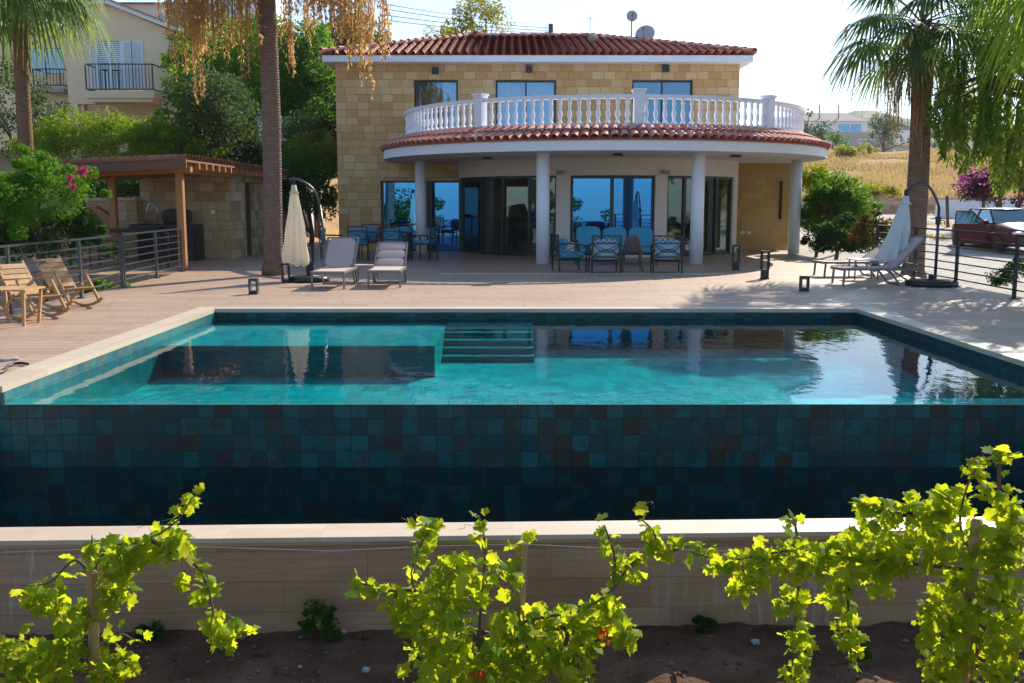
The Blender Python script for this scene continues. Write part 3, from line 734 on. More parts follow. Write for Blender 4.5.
# ---- small fixed lamps
def fixture(px, py, Y, label, group, w=.2, h=.2, d=.12):
    c = P(px, py, Y); mb = MB(); mb.box((c.x, Y-d/2-.002, c.z),(w,d,h)); mb.box((c.x, Y-d-.012, c.z),(w*.8,.02,h*.15)); mb.box((c.x, Y-d-.012, c.z+h*.4),(w,.02,h*.12)); mb.box((c.x, Y-d-.012, c.z-h*.4),(w,.02,h*.12))
    tag(mb.build('wall_lamp', M['frame'], None, bevel=.006), label, 'wall lamp', group)
fixture(435.5,71,WY,'square dark wall lamp above the leftmost upper window','square lamps on the upper wall')
fixture(529,69.5,WY,'square dark wall lamp above the middle upper window','square lamps on the upper wall')
fixture(665.5,69,WY,'square dark wall lamp above the right upper window','square lamps on the upper wall')
def soffit(px, py, label):
    dz = (341.5-py)*CP-F*SP; dy = (341.5-py)*SP+F*CP; Y = (2.74-CAM_H)/dz*dy; c = P(px,py,Y)
    mb = MB(); mb.box((c.x,Y,2.735),(.22,.22,.045)); mb.box((c.x,Y,2.705),(.30,.16,.018)); tag(mb.build('ceiling_lamp', M['frame'], None, bevel=.004), label, 'ceiling lamp', 'dark lamps under the balcony')
soffit(487,157.5,'dark lamp under the balcony between the first two columns'); soffit(617.5,154,'dark lamp under the balcony above the sofa window'); soffit(735.5,155.5,'dark lamp under the balcony right of the third column')
def bracket(px, py, label):
    a = kang(px); z = P(px,py,KC[1]-KR*.97).z; q = kp(a, KR+.09, z)
    mb = MB(); mb.box(kp(a,KR+.05,z),(.12,.10,.10), rz=a+PI/2); mb.box(kp(a,KR+.13,z+.02),(.22,.10,.06), rz=a+PI/2)
    mb.tube([kp(a-.012,KR+.13,z-.02), kp(a-.012,KR+.2,z-.05)], .04, 8); mb.tube([kp(a+.012,KR+.13,z-.02), kp(a+.012,KR+.2,z-.05)], .04, 8)
    tag(mb.build('floodlight', M['concrete'], None), label, 'floodlight', 'twin floodlights on the bay wall')
bracket(561,172,'small twin floodlight on the cream pillar beside the second column'); bracket(663,172,'small twin floodlight on the cream pillar right of the big window')
for px,lb in ((742.5,'left one of two white sockets low on the stone wing wall'),(749,'right one of two white sockets low on the stone wing wall')):
    c = P(px,232.5,32.2); mb = MB(); mb.box((c.x,32.19,c.z),(.11,.02,.09)); mb.box((c.x,32.175,c.z),(.06,.012,.05)); tag(mb.build('wall_socket', M['white_paint'], None, bevel=.003), lb, 'socket', 'white sockets on the stone wing')
# ---- dishes, vent on the roof
def dish(px, py, Y, rad, base, label, tilt):
    c = P(px,py,Y); r = thing('satellite_dish', label, 'satellite dish', (c.x, Y, base))
    Mx = Matrix.Rotation(R(tilt[1]),3,'Z') @ Matrix.Rotation(R(90-tilt[0]),3,'X')
    mb = MB(); mb.lathe([(rad,.0),(rad,.012),(rad*.7,-rad*.09),(rad*.35,-rad*.15),(0.0,-rad*.17)], (0,0,0), 24)
    mb.v = [tuple(Mx@Vector(v)+c) for v in mb.v]; mb.build('reflector', M['dish'], r)
    mb = MB(); mb.tube([(c.x,Y+.06,base),(c.x,Y+.06,c.z)], .022, 8); mb.build('mast', M['rail'], r)
    n = Mx@Vector((0,0,1)); e = c+n*rad*.9
    mb = MB(); mb.tube([c+Mx@Vector((0,-rad,0)), e], .012, 6); mb.tube([e-n*.06, e+n*.05], .035, 8); mb.build('feed_arm', M['taupe_metal'], r)
dish(632,16,35.5,.19,7.0,'small satellite dish high on a thin pole above the roof',(8,0))
dish(645,34,35.3,.34,6.85,'large satellite dish low on the roof beside the small pole dish',(25,-20))
c = P(593,37,34.6); v_ = thing('roof_vent','pale roof vent with a thin aerial on the red tiles','vent',(c.x,34.6,6.75))
mb = MB(); mb.lathe([(.10,0),(.10,.18),(.17,.22),(.17,.26),(.05,.34)], (c.x,34.6,6.75), 12); mb.build('cowl', M['concrete'], v_)
mb = MB(); mb.tube([(c.x-.1,34.6,6.8),(c.x-.1,34.6,7.75)], .012, 6); mb.tube([(c.x-.2,34.6,7.6),(c.x,34.6,7.6)], .01, 6); mb.build('aerial', M['dish'], v_)
# ================================================================ LOOSE THINGS ON THE TERRACE
V3 = Vector
# ---- bollard lights
def bollard(x, y, h, label, group, w=.13):
    r = thing('bollard_light', label, 'bollard light', (x,y,0), 0, group)
    mb = MB(); mb.bb(x-w*.6,x+w*.6,y-w*.6,y+w*.6,.001,.02)
    if h > .4:
        mb.bb(x-w/2,x+w/2,y-w/2,y+w/2,.02,h*.35)
        for a in (-1,1): mb.bb(x+a*w*.5-.012,x+a*w*.5+.012,y-w/2,y+w/2,h*.35,h-.02)
    else:
        mb.bb(x-w*.55,x+w*.55,y-w/2,y+w/2,.02,.06)
        for a in (-1,1): mb.bb(x+a*w*.5-.012,x+a*w*.5+.012,y-w/2,y+w/2,.06,h-.02)
    mb.build('post', M['black_metal'], r, bevel=.004)
    mb = MB(); mb.bb(x-w*.55,x+w*.55,y-w*.55,y+w*.55,h-.02,h+.015); mb.build('cap', M['black_metal'], r)
    mb = MB(); mb.bb(x-w*.3,x+w*.3,y-w*.3,y+w*.3,h-.045,h-.021); mb.build('lens', M['lamp'], r)
gt, gs = 'tall bollard lights on the terrace', 'short bollard lights on the terrace'
q = G(310,271); bollard(q.x,q.y,.56,'tall black bollard light behind the left cream umbrella',gt,.14)
q = G(735.5,270); bollard(q.x,q.y,.56,'tall black bollard light just right of the third white column',gt,.14)
q = G(764.5,279); bollard(q.x,q.y,.56,'tall black bollard light left of the right-hand loungers',gt,.14)
q = G(286,282.5); bollard(q.x,q.y,.36,'short black bollard light at the foot of the middle palm',gs,.13)
q = G(254,294); bollard(q.x,q.y,.25,'short black lantern bollard light alone on the deck left of the umbrella',gs)
q = G(804,291); bollard(q.x,q.y,.25,'short black lantern bollard light beside the right-hand loungers',gs)
# ---- sun loungers
def make_lounger(name, ang, label, group, quilt=False):
    r = thing(name, label, 'sun lounger', (0,0,0), 0, group); W = .58; HZ = 1.02; sz = .30
    fr = MB()
    for s in (-1,1):
        fr.bar((s*W/2,0,sz),(s*W/2,HZ+.45,sz),.035,.045)
        fr.bar((s*W/2,HZ+.15,sz-.02),(s*(W/2-.02),HZ+.52,.03),.03,.03)
    for y in (.02,.55,HZ,HZ+.43): fr.bar((-W/2,y,sz-.01),(W/2,y,sz-.01),.03,.03)
    fr.build('frame', M['taupe_metal'], r, bevel=.004)
    for s in (-1,1):
        for y in (.05,): mb = MB(); mb.bar((s*W/2,y,.0),(s*W/2,y+.02,sz-.02),.035,.035); mb.build('leg', M['taupe_metal'], r)
    mb = MB()
    mb.bar((-W/2-.02,HZ+.1,.02),(W/2+.02,HZ+.1,.02),.03,.03)
    for s in (-1,1): mb.bar((s*(W/2+.01),HZ+.1,.02),(s*(W/2+.01),HZ-.1,sz-.02),.03,.03)
    mb.build('rear_leg', M['taupe_metal'], r)
    mb = MB()
    n = 10
    for i in range(n):
        y0, y1 = lerp(.0,HZ,i/n), lerp(.0,HZ,(i+1)/n); z0 = sz+.03-.02*math.sin(PI*i/n); z1 = sz+.03-.02*math.sin(PI*(i+1)/n)
        mb.add([(-W/2,y0,z0),(W/2,y0,z0),(W/2,y1,z1),(-W/2,y1,z1),(-W/2,y0,z0-.02),(W/2,y0,z0-.02),(W/2,y1,z1-.02),(-W/2,y1,z1-.02)],
               [(0,1,2,3),(7,6,5,4),(0,4,5,1),(2,6,7,3),(0,3,7,4),(1,5,6,2)])
    mb.build('seat', M['taupe_sling'], r)
    a = R(ang); L = .80; d = V3((0,math.cos(a),math.sin(a))); b0 = V3((0,HZ+.02,sz+.02))
    mb = MB()
    for s in (-1,1): mb.bar(b0+V3((s*W/2,0,0)), b0+d*L+V3((s*W/2,0,0)), .032,.032,up=(1,0,0))
    mb.bar(b0+d*L+V3((-W/2,0,0)), b0+d*L+V3((W/2,0,0)),.032,.032)
    mb.bar(b0+d*.5+V3((-W/3,0,0)), V3((-W/3,HZ+.42,sz)),.02,.02); mb.bar(b0+d*.5+V3((W/3,0,0)), V3((W/3,HZ+.42,sz)),.02,.02)
    mb.build('back_frame', M['taupe_metal'], r)
    mb = MB(); nn = V3((0,-math.sin(a),math.cos(a)))
    k = 3 if quilt else 1
    for i in range(k):
        mb.cushion(b0+d*(L*(i+.5)/k)+nn*.0, (W-.03, L/k-.008, .035), M=Matrix.Rotation(a,3,'X'), n=5, puff=.1)
    mb.build('backrest', M['taupe_sling'], r)
    return r
gl = 'taupe sun loungers on the terrace'
l1 = make_lounger('sun_lounger', 43, 'taupe sun lounger with plain raised back, nearest the left cream umbrella', gl)
q = G(327.5,289.5); move(l1, (q.x,q.y,0), R(-1))
l2 = make_lounger('sun_lounger', 33, 'taupe sun lounger with a lower quilted back, in front of the first white column', gl, True)
q = G(384,288); move(l2, (q.x,q.y,0), R(1))
l3 = make_lounger('sun_lounger', 36, 'taupe sun lounger with low back, the rear one of the right-hand pair', gl)
move(l3, (6.45,21.15,0), R(-86))
l4 = make_lounger('sun_lounger', 47, 'grey-backed sun lounger in front of the right umbrella, the front one of its pair', gl)
move(l4, (6.18,19.1,0), R(-88))
# low tables
def low_table(x, y, w, h, label, mat):
    r = thing('side_table', label, 'side table', (x,y,0), 0)
    mb = MB(); mb.box((x,y,h),(w,w*.8,.03)); mb.build('table_top', mat, r, bevel=.005)
    for a in (-1,1):
        for b in (-1,1): mb = MB(); mb.bar((x+a*w*.42,y+b*w*.33,0),(x+a*w*.42,y+b*w*.33,h-.015),.025,.025); mb.build('leg', M['taupe_metal'], r)
q = G(366,281.5); low_table(q.x,q.y,.40,.32,'small pale side table between the two left loungers',M['taupe_sling'])
low_table(7.15,20.35,.55,.40,'low pale side table between the two right-hand loungers',M['white_paint'])
# ---- cantilever umbrellas
def umbrella(cx, cy, ztop, zbot, rb, pole, parc, base_r, base_c, fabric, label, lean=(0,0)):
    r = thing('cantilever_umbrella', label, 'umbrella', (base_c[0],base_c[1],0), 0)
    mb = MB(); seg = 48; rows = 14; vs = []
    for j in range(rows+1):
        v = j/rows; z = lerp(ztop,zbot,v); rad = rb*(.17+.83*v**.8)*(1-.12*max(0,v-.92)/.08)
        for k in range(seg):
            a = 2*PI*k/seg; fold = 1+.19*math.cos(8*a+v*1.6)*(.3+v)+.07*math.sin(3*a+v*5)+.04*math.sin(5*a-v*9)
            zz = z+(.03*math.cos(8*a+v) if j == rows else 0)
            vs.append((cx+lean[0]*v+rad*fold*math.cos(a), cy+lean[1]*v+rad*fold*math.sin(a), zz))
    fs = [(j*seg+k, j*seg+(k+1)%seg, (j+1)*seg+(k+1)%seg, (j+1)*seg+k) for j in range(rows) for k in range(seg)]
    mb.add(vs, fs, True); mb.add([(cx,cy,ztop+.04)]+vs[:seg], [(0,1+k,1+(k+1)%seg) for k in range(seg)], True)
    mb.build('canopy', fabric, r)
    mb = MB()
    mb.lathe([(rb*.20,0),(rb*.24,-.10),(rb*.42,-.16)], (cx,cy,ztop+.02), 16); mb.build('vent_cap', fabric, r)
    mb = MB(); mb.tube([(cx+lean[0],cy+lean[1],zbot-.06),(cx,cy,ztop+.12)], .02, 8); mb.lathe([(.03,0),(.045,.02),(.045,.08),(.02,.12)], (cx,cy,ztop+.03), 10)
    mb.build('hub', M['black_metal'], r)
    mb = MB(); mb.tube(pole, .028, 10); mb.build('pole', M['rail'], r)
    mb = MB(); mb.tube(parc, .024, 10); mb.build('arm', M['rail'], r)
    k = V3(pole[-1]); mb = MB(); mb.box(k-V3((0,0,.25)),(.07,.09,.14)); mb.tube([k+V3((.03,0,-.25)),k+V3((.12,0,-.25)),k+V3((.12,0,-.33))], .01, 6); mb.build('crank', M['black_metal'], r)
    mb = MB(); mb.lathe([(base_r*.96,.0),(base_r,.03),(base_r,.08),(base_r*.85,.11),(.06,.12),(.06,.2),(.0,.2)], (base_c[0],base_c[1],.002), 32)
    mb.build('base', M['black_plastic'], r)
def arc3(a, b, c, n=16):
    a,b,c = V3(a),V3(b),V3(c); return [a*(1-t)**2+b*2*t*(1-t)+c*t*t for t in [i/n for i in range(n+1)]]
c = P(295,225,19.9); zt = P(295,186,19.9).z; zb = P(295,265,19.9).z
bp1 = V3((-3.74,20.15,0)); mid1 = V3((P(319,205,20.1).x,20.15,P(319,205,20.1).z)); top1 = P(291,178,19.9)
umbrella(c.x,19.9,zt,zb,.245,[bp1+V3((0,0,.1)),bp1+V3((-.01,0,.7)),mid1],arc3(mid1,P(316,182,20),top1)+[top1+V3((-.01,0,-.08))],.40,(-4.0,19.75),M['cream_fabric'],'closed cream cantilever umbrella beside the middle palm trunk')
c = P(906,200,19.45); zt = P(906,197,19.45).z; zb = P(892,262,19.45).z
bp2 = V3((P(935,280,18.9).x,18.9,0)); mid2 = V3((P(939,207,18.9).x,18.9,P(939,207,18.9).z))
umbrella(c.x,19.45,zt,zb,.26,[bp2+V3((0,0,.1)),bp2+V3((0,0,.8)),mid2],arc3(mid2,P(926,166,19.1),P(906,193,19.45)),.47,(P(928,284,18.9).x,18.75),M['white_fabric'],'closed pale blue-white cantilever umbrella on a round black base in front of the right palm',lean=(-.20,0))
# ---- railings
def railing(pts, label, nbars, h=1.0, group=None, posts=True, mat='rail', cat='railing'):
    r = thing('metal_railing', label, cat, pts[0], 0, group)
    for i,p in enumerate(pts):
        mb = MB(); mb.box((p[0],p[1],p[2]+h/2),(.05,.05,h)); mb.box((p[0],p[1],p[2]+.008),(.12,.12,.012)); mb.build('post', M[mat], r)
    for k in range(nbars):
        mb = MB(); z = h*(1-k/nbars)-(.0 if k else -.01)
        for a,b in zip(pts,pts[1:]): mb.bar(V3(a)+V3((0,0,z)), V3(b)+V3((0,0,z)), .04 if k == 0 else .022, .03 if k == 0 else .022)
        mb.build('top_rail' if k == 0 else 'bar', M[mat], r)
    return r
railing([(-6.9,8.2,0),(-6.95,11.5,0),(-7.0,13.9,0),(-7.04,16.3,0),(-7.16,18.35,0)], 'dark grey railing with horizontal bars behind the wooden rocking chairs', 7, .95)
railing([(-7.18,18.5,0),(-7.32,20.6,0),(-7.42,22.5,0)], 'shorter grey railing section ending at the pergola post', 7, .95)
railing([(8.2,13.0,0),(8.16,16.2,0),(8.22,18.5,0),(8.24,20.5,0),(8.22,22.6,0)], 'dark railing with horizontal bars between the terrace and the gravel drive', 7, 1.02, mat='black_metal')
railing([(-10.4,23.6,0),(-9.2,23.6,0),(-8.1,23.6,0)], 'low dark frame railing beside the barbecue counter', 4, .85, mat='black_metal')
# ---- folding rocking chairs, wooden table
def make_rocker(name, label, group):
    """faces +X, origin on the floor under the seat"""
    r = thing(name, label, 'rocking chair', (0,0,0), 0, group); W = .56
    for s in (-1,1):
        y = s*W/2
        mb = MB(); pts = [V3((lerp(-.55,.5,i/10), y, .02+.16*((i/10-.5)*2)**2)) for i in range(11)]
        for a,b in zip(pts,pts[1:]): mb.bar(a,b,.03,.045)
        mb.build('rocker', M['teak'], r)
        mb = MB(); mb.bar((.42,y,.10),(.02,y,.62),.028,.055); mb.build('front_leg', M['teak'], r)
        mb = MB(); mb.bar((-.42,y,.10),(-.05,y,.40),.028,.05); mb.build('rear_leg', M['teak'], r)
        mb = MB(); mb.bar((-.42,y*1.05,.60),(.10,y*1.05,.64),.055,.024); mb.build('armrest', M['teak'], r)
    mb = MB()
    for i in range(7):
        x = lerp(-.18,.30,i/6); mb.box((x,0,.31+.05*(x+.18)/.48),(.066,W-.04,.018))
    for s in (-1,1): mb.bar((-.2,s*(W/2-.03),.285),(.33,s*(W/2-.03),.34),.025,.035)
    mb.build('seat', M['teak'], r)
    mb = MB(); a = V3((-.16,0,.30)); d = V3((-.52,0,.62)).normalized()
    for i in range(6): mb.box(a+d*(.12+.105*i), (.018,W-.07,.088), M=Matrix.Rotation(-math.atan2(.52,.62),3,'Y'))
    for s in (-1,1): mb.bar(a+V3((-.015,s*(W/2-.05),0)), a+d*.74+V3((-.015,s*(W/2-.05),0)),.03,.04)
    mb.build('backrest', M['teak'], r)
    return r
r1 = make_rocker('rocking_chair', 'folding wooden rocking chair with slatted back standing behind the wooden table', 'wooden rocking chairs')
r1.scale = (.86,.86,.86); move(r1, (-6.58,14.85,0), R(-33))
r2 = dup(r1, (-6.50,13.55,0), R(-33), 'folding wooden rocking chair cut off by the picture edge, nearest the pool')
q = (-6.42,12.85)
tb = thing('wooden_table', 'small low wooden table between the two rocking chairs', 'table', (q[0],q[1],0))
mb = MB()
for i in range(6): mb.box((q[0]+lerp(-.24,.24,i/5),q[1],.46),(.085,.56,.022))
mb.build('table_top', M['teak'], tb)
for a in (-1,1):
    for b in (-1,1): mb = MB(); mb.bar((q[0]+a*.20,q[1]+b*.2,0),(q[0]+a*.24,q[1]+b*.24,.45),.035,.035); mb.build('leg', M['teak'], tb)
# garden hose ends
pts = [G(-6,377),G(4,373),G(8,368),G(14,365.5),G(22,365),(G(28,366))]
mb = MB(); mb.tube([p+V3((0,0,.02)) for p in pts], .014, 8); tag(mb.build('garden_hose', M['black_plastic'], None), 'dark loop of garden hose lying on the deck at the left edge', 'hose')
mb = MB(); pts = [G(-4,362),G(6,361.5),G(13,360.5),G(18,360)]
mb.tube([p+V3((0,0,.015)) for p in pts], [.02,.013,.012,.02], 8); tag(mb.build('hose_nozzle', M['concrete'], None), 'pale hose nozzle on the deck beside the dark hose', 'nozzle')
# ---- lounge set: black lattice chairs with blue cushions
def make_armchair(name, label, group):
    """faces +Y (backrest at -Y)"""
    r = thing(name, label, 'armchair', (0,0,0), 0, group); W = .62; D = .62; MT = M['black_metal']
    for sx in (-1,1):
        mb = MB(); mb.bar((sx*W/2,-D/2,0),(sx*W/2,-D/2-.04,.84),.035,.035); mb.build('rear_leg', MT, r)
        mb = MB(); mb.bar((sx*W/2,D/2,0),(sx*W/2,D/2,.56),.035,.035); mb.build('front_leg', MT, r)
        mb = MB(); mb.tube(arc3((sx*W/2,-D/2-.02,.62),(sx*W/2,0,.66),(sx*W/2,D/2+.02,.56),8),.018,6)
        for k in (-1,1): mb.bar((sx*W/2,k*D/2,.28),(sx*W/2,-k*D/2,.58),.012,.012)
        mb.build('armrest', MT, r)
    mb = MB()
    for z in (.26,.30): mb.box((0,0,z),(W,D,.02)) if z < .28 else None
    mb.build('seat_frame', MT, r)
    mb = MB(); y = -D/2-.03
    for z in (.36,.66,.82): mb.bar((-W/2,y,z),(W/2,y,z),.022,.028)
    for k in range(2):
        mb.tube(arc3((-W/2,y,.36+.30*k),(0,y,.70-.44*k*1.0+.0),(W/2,y,.36+.30*k),10),.010,6)
    mb.bar((-W/2,y,.37),(W/2,y,.65),.014,.014); mb.bar((-W/2,y,.65),(W/2,y,.37),.014,.014)
    for i in range(5):
        xa = -W/2+W*i/5; xb = xa+W/5; mb.bar((xa,y,.67),(xb,y,.81),.012,.012); mb.bar((xa,y,.81),(xb,y,.67),.012,.012)
    mb.build('backrest', MT, r)
    mb = MB(); mb.cushion((0,0,.36),(W-.05,D-.03,.15)); mb.build('seat_cushion', M['pale_blue_fabric'], r)
    mb = MB(); mb.cushion((0,-D/2+.11,.55),(W-.08,.40,.15),M=Matrix.Rotation(R(62),3,'X')); mb.build('back_cushion', M['pale_blue_fabric'], r)
    return r
ga = 'black armchairs with blue cushions'
ac = make_armchair('armchair', 'black lattice armchair with pale blue cushion, back to the pool, left of the brown chair', ga); move(ac, (2.05,22.2,0), R(2))
dup(ac, (3.42,22.2,0), R(-3), 'black lattice armchair with pale blue cushion, back to the pool, right of the brown chair')
ac3 = dup(ac, (1.30,22.7,0), R(-78), 'black armchair with blue cushions turned sideways beside the second white column')
for c in ac3.children:
    if 'cushion' in c.name: c.data = c.data.copy(); c.data.materials[0] = M['blue_fabric']
# sofa
sx0, sx1, sy = P(576,235,25.0).x, P(655,235,25.0).x, 25.0
sofa = thing('sofa', 'black framed sofa with three tall blue back cushions under the wide window', 'sofa', ((sx0+sx1)/2, sy, 0)); sc_ = (sx0+sx1)/2
mb = MB()
for x in (sx0,sx1): mb.bar((x,sy-.33,0),(x,sy-.33,.6),.035,.035); mb.bar((x,sy+.33,0),(x,sy+.36,.8),.035,.035); mb.bar((x,sy-.36,.6),(x,sy+.36,.62),.05,.03)
mb.bar((sx0,sy+.35,.78),(sx1,sy+.35,.78),.03,.03); mb.box((sc_,sy,.27),(sx1-sx0,.66,.03))
for i in range(13): x = lerp(sx0,sx1,i/12); mb.bar((x,sy+.34,.28),(x,sy+.36,.78),.012,.012)
mb.build('frame', M['black_metal'], sofa)
for i in range(3):
    x = lerp(sx0,sx1,(i+.5)/3); w = (sx1-sx0)/3-.02
    mb = MB(); mb.cushion((x,sy-.03,.36),(w,.62,.15)); mb.build('seat_cushion', M['blue_fabric'], sofa)
    mb = MB(); mb.cushion((x,sy+.22,.67+(.03 if i == 0 else 0)),(w-.02,.50,.16),M=Matrix.Rotation(R(74),3,'X')); mb.build('back_cushion', M['blue_fabric'], sofa)
# brown plastic chair
px_, py_ = 2.72, 22.75
bc_ = thing('plastic_chair', 'brown plastic chair with a rounded back between the two black armchairs', 'chair', (px_,py_,0))
mb = MB(); vs = []; n = 10
for j in range(9):
    v = j/8; z = .40+.42*v; wd = lerp(.24,.15,v**1.3)
    for i in range(n+1): u = -1+2*i/n; vs.append((px_+u*wd, py_-.20-.06*v+.10*u*u, z-.05*abs(u)**3*v))
mb.add(vs, [(j*(n+1)+i,j*(n+1)+i+1,(j+1)*(n+1)+i+1,(j+1)*(n+1)+i) for j in range(8) for i in range(n)], True)
o = mb.build('backrest', M['brown_plastic'], bc_); m_ = o.modifiers.new('solid','SOLIDIFY'); m_.thickness = .015
mb = MB(); mb.cushion((px_,py_+.02,.42),(.44,.44,.04),puff=.1); mb.build('seat', M['brown_plastic'], bc_)
for a in (-1,1):
    for b in (-1,1): mb = MB(); mb.bar((px_+a*.23,py_+b*.2,0),(px_+a*.18,py_+b*.16,.41),.03,.03); mb.build('leg', M['brown_plastic'], bc_)
# ---- dining set at the left
dt = V3((-3.55,27.3,0))
t_ = thing('dining_table', 'dark rectangular outdoor dining table behind the left loungers', 'table', dt)
mb = MB(); mb.box(dt+V3((0,0,.74)),(1.7,.95,.03)); mb.build('table_top', M['black_metal'], t_, bevel=.006)
for a in (-1,1):
    for b in (-1,1): mb = MB(); mb.bar(dt+V3((a*.75,b*.4,0)), dt+V3((a*.75,b*.4,.73)),.05,.05); mb.build('leg', M['black_metal'], t_)
def make_dchair(name, label, group):
    r = thing(name, label, 'dining chair', (0,0,0), 0, group); W = .5; D = .5; MT = M['black_metal']
    for sx in (-1,1):
        mb = MB(); mb.bar((sx*W/2,-D/2,0),(sx*W/2,-D/2-.05,.92),.03,.03); mb.build('rear_leg', MT, r)
        mb = MB(); mb.bar((sx*W/2,D/2,0),(sx*W/2,D/2,.65),.03,.03); mb.build('front_leg', MT, r)
        mb = MB(); mb.bar((sx*W/2,-D/2-.03,.66),(sx*W/2,D/2+.02,.65),.04,.025); mb.build('armrest', MT, r)
    mb = MB(); mb.box((0,0,.43),(W,D,.025)); mb.build('seat_frame', MT, r)
    mb = MB(); y = -D/2-.045
    for z in (.58,.80,.91): mb.bar((-W/2,y,z),(W/2,y,z),.02,.03)
    mb.bar((-W/2,y,.59),(W/2,y,.79),.014,.014); mb.bar((-W/2,y,.79),(W/2,y,.59),.014,.014)
    mb.build('backrest', MT, r)
    mb = MB(); mb.cushion((0,0,.48),(W-.04,D-.04,.09)); mb.build('seat_cushion', M['blue_fabric'], r)
    mb = MB(); mb.cushion((0,-D/2+.04,.68),(W-.08,.36,.10),M=Matrix.Rotation(R(80),3,'X')); mb.build('back_cushion', M['blue_fabric'], r)
    return r
gd = 'dining chairs round the dark table'
d0 = make_dchair('dining_chair', 'dining chair with blue cushion at the far side of the dark table, left', gd); move(d0, dt+V3((-.45,.85,0)), R(180))
dup(d0, dt+V3((.45,.85,0)), R(176), 'dining chair with blue cushion at the far side of the dark table, right')
dup(d0, dt+V3((-.5,-.8,0)), R(4), 'dining chair seen from behind at the near side of the dark table, left')
dup(d0, dt+V3((.42,-.85,0)), R(-8), 'dining chair seen from behind at the near side of the dark table, right')
dup(d0, dt+V3((-1.35,-.1,0)), R(-85), 'dining chair with bright blue cushion at the left end of the dark table')
dup(d0, dt+V3((1.2,-.3,0)), R(70), 'dining chair turned towards the first white column at the right end of the dark table')
# ---- pergola with barbecue kitchen
EZ = 2.47
pg = thing('pergola', 'wooden pergola with a tiled lean-to roof over the barbecue kitchen', 'pergola', (-9.3,25,0))
for x,y in ((-7.5,22.85),(-9.95,25.2)):
    mb = MB(); mb.box((x,y,EZ/2-.06),(.16,.16,EZ-.15)); mb.build('post', M['post_wood'], pg, bevel=.008)
def pz(x, y): return EZ-.05-.045*(-7.2-x)-.004*(y-22)   # underside
def plank(mb, x0, x1, y0, y1, dz0, dz1):
    vs = [(x,y,pz(x,y)+dz) for x in (x0,x1) for y in (y0,y1) for dz in (dz0,dz1)]
    mb.add(vs, [(0,1,3,2),(4,6,7,5),(0,4,5,1),(2,3,7,6),(0,2,6,4),(1,5,7,3)])
mb = MB(); plank(mb, -10.75,-7.12, 22.2,34.6, 0,.05); pr = mb.build('roof', M['dark_wood'], pg)
mb = MB(); plank(mb, -10.6,-7.2, 22.7,22.86,-.2,-.003); plank(mb, -7.58,-7.44, 22.87,27.3,-.2,-.003); 
WM[pr.name] = wm(pg); mb.build('beam_frame', M['post_wood'], pg); mb = MB(); plank(mb,-10.77,-7.11,22.14,22.195,-.14,.07); mb.build('fascia', M['dark_wood'], pg)
for i in range(22): mb = MB(); plank(mb, -7.44,-7.12, 23.1+.52*i, 23.18+.52*i, -.13,-.003); mb.build('rafter', M['post_wood'], pg)
for i in range(6): mb = MB(); plank(mb, -10.56+.52*i, -10.48+.52*i, 22.87, 27.3, -.13,-.003); mb.build('rafter', M['post_wood'], pg)
mb = MB()
for i in range(52):
    y = 22.25+.24*i
    for k in range(3):
        x = -7.10-.38*k; p = V3((x,y,pz(x,y)+.055)); d = V3((-1,0,-.045)).normalized(); barrel(mb, p, d, V3((0,1,0)), V3((0,0,1)), .42, .10,.088)
for i in range(10):
    x = -7.3-.34*i; 
    for k in range(2): barrel(mb, V3((x,22.2+.3*k,pz(x,22.2)+.055)), V3((-1,0,-.045)).normalized(), V3((0,1,0)), V3((0,0,1)), .4,.10,.088)
mb.build('roof_tiles', M['roof_tile_brown'], pr)
sh = thing('stone_outbuilding', 'low limestone block outbuilding behind the pergola with a dark doorway', 'outbuilding', (-9.5,30,0))
mb = MB(); mb.bb(-10.05,-7.55,27.3,27.6,0,2.40); mb.bb(-7.85,-7.55,27.601,28.6,0,2.43)
mb.bb(-7.85,-7.55,29.6,34,0,2.41); mb.bb(-7.85,-7.55,28.601,29.599,2.1,2.41); mb.bb(-10.05,-9.75,27.601,34,0,2.3); mb.build('wall', M['stone_rough'], sh)
mb = MB(); mb.bb(-7.72,-7.68,28.6,29.6,0,2.1); mb.build('door', M['frame'], sh)
c = P(213,212,27.29); mb = MB(); mb.box((c.x,27.285,c.z),(.09,.02,.09)); tag(mb.build('wall_socket', M['white_paint'], None, bevel=.003), 'single white socket on the limestone wall under the pergola', 'socket')
c0, c1 = P(122,200,27.0), P(147,200,27.0)
mb = MB(); mb.bb(-11.4,-10.055,27.0,27.3,0,1.60); w_ = thing('garden_wall','low limestone block wall with a flat cap left of the outbuilding','wall',(-10.8,27.1,0)); mb.build('wall', M['stone_rough'], w_)
mb = MB(); mb.bb(-11.45,-10.06,26.95,27.35,1.602,1.66); mb.build('cap', M['coping'], w_)
# sloping brick parapet
a0, a1 = P(80,245,25.5), P(128,205,25.5)
mb = MB(); mb.add([(-12.0,25.3,0),(-10.05,25.3,0),(-10.05,25.3,1.15),(-10.45,25.3,1.45),(-12.0,25.3,1.35),(-12.0,25.55,0),(-10.05,25.55,0),(-10.05,25.55,1.15),(-10.45,25.55,1.45),(-12.0,25.55,1.35)],
  [(0,1,2,3,4),(9,8,7,6,5),(0,5,6,1),(1,6,7,2),(2,7,8,3),(3,8,9,4),(4,9,5,0)])
tag(mb.build('brick_wall', M['brick_red'], None), 'low reddish brick wall partly sunlit, left of the rear pergola post', 'wall')
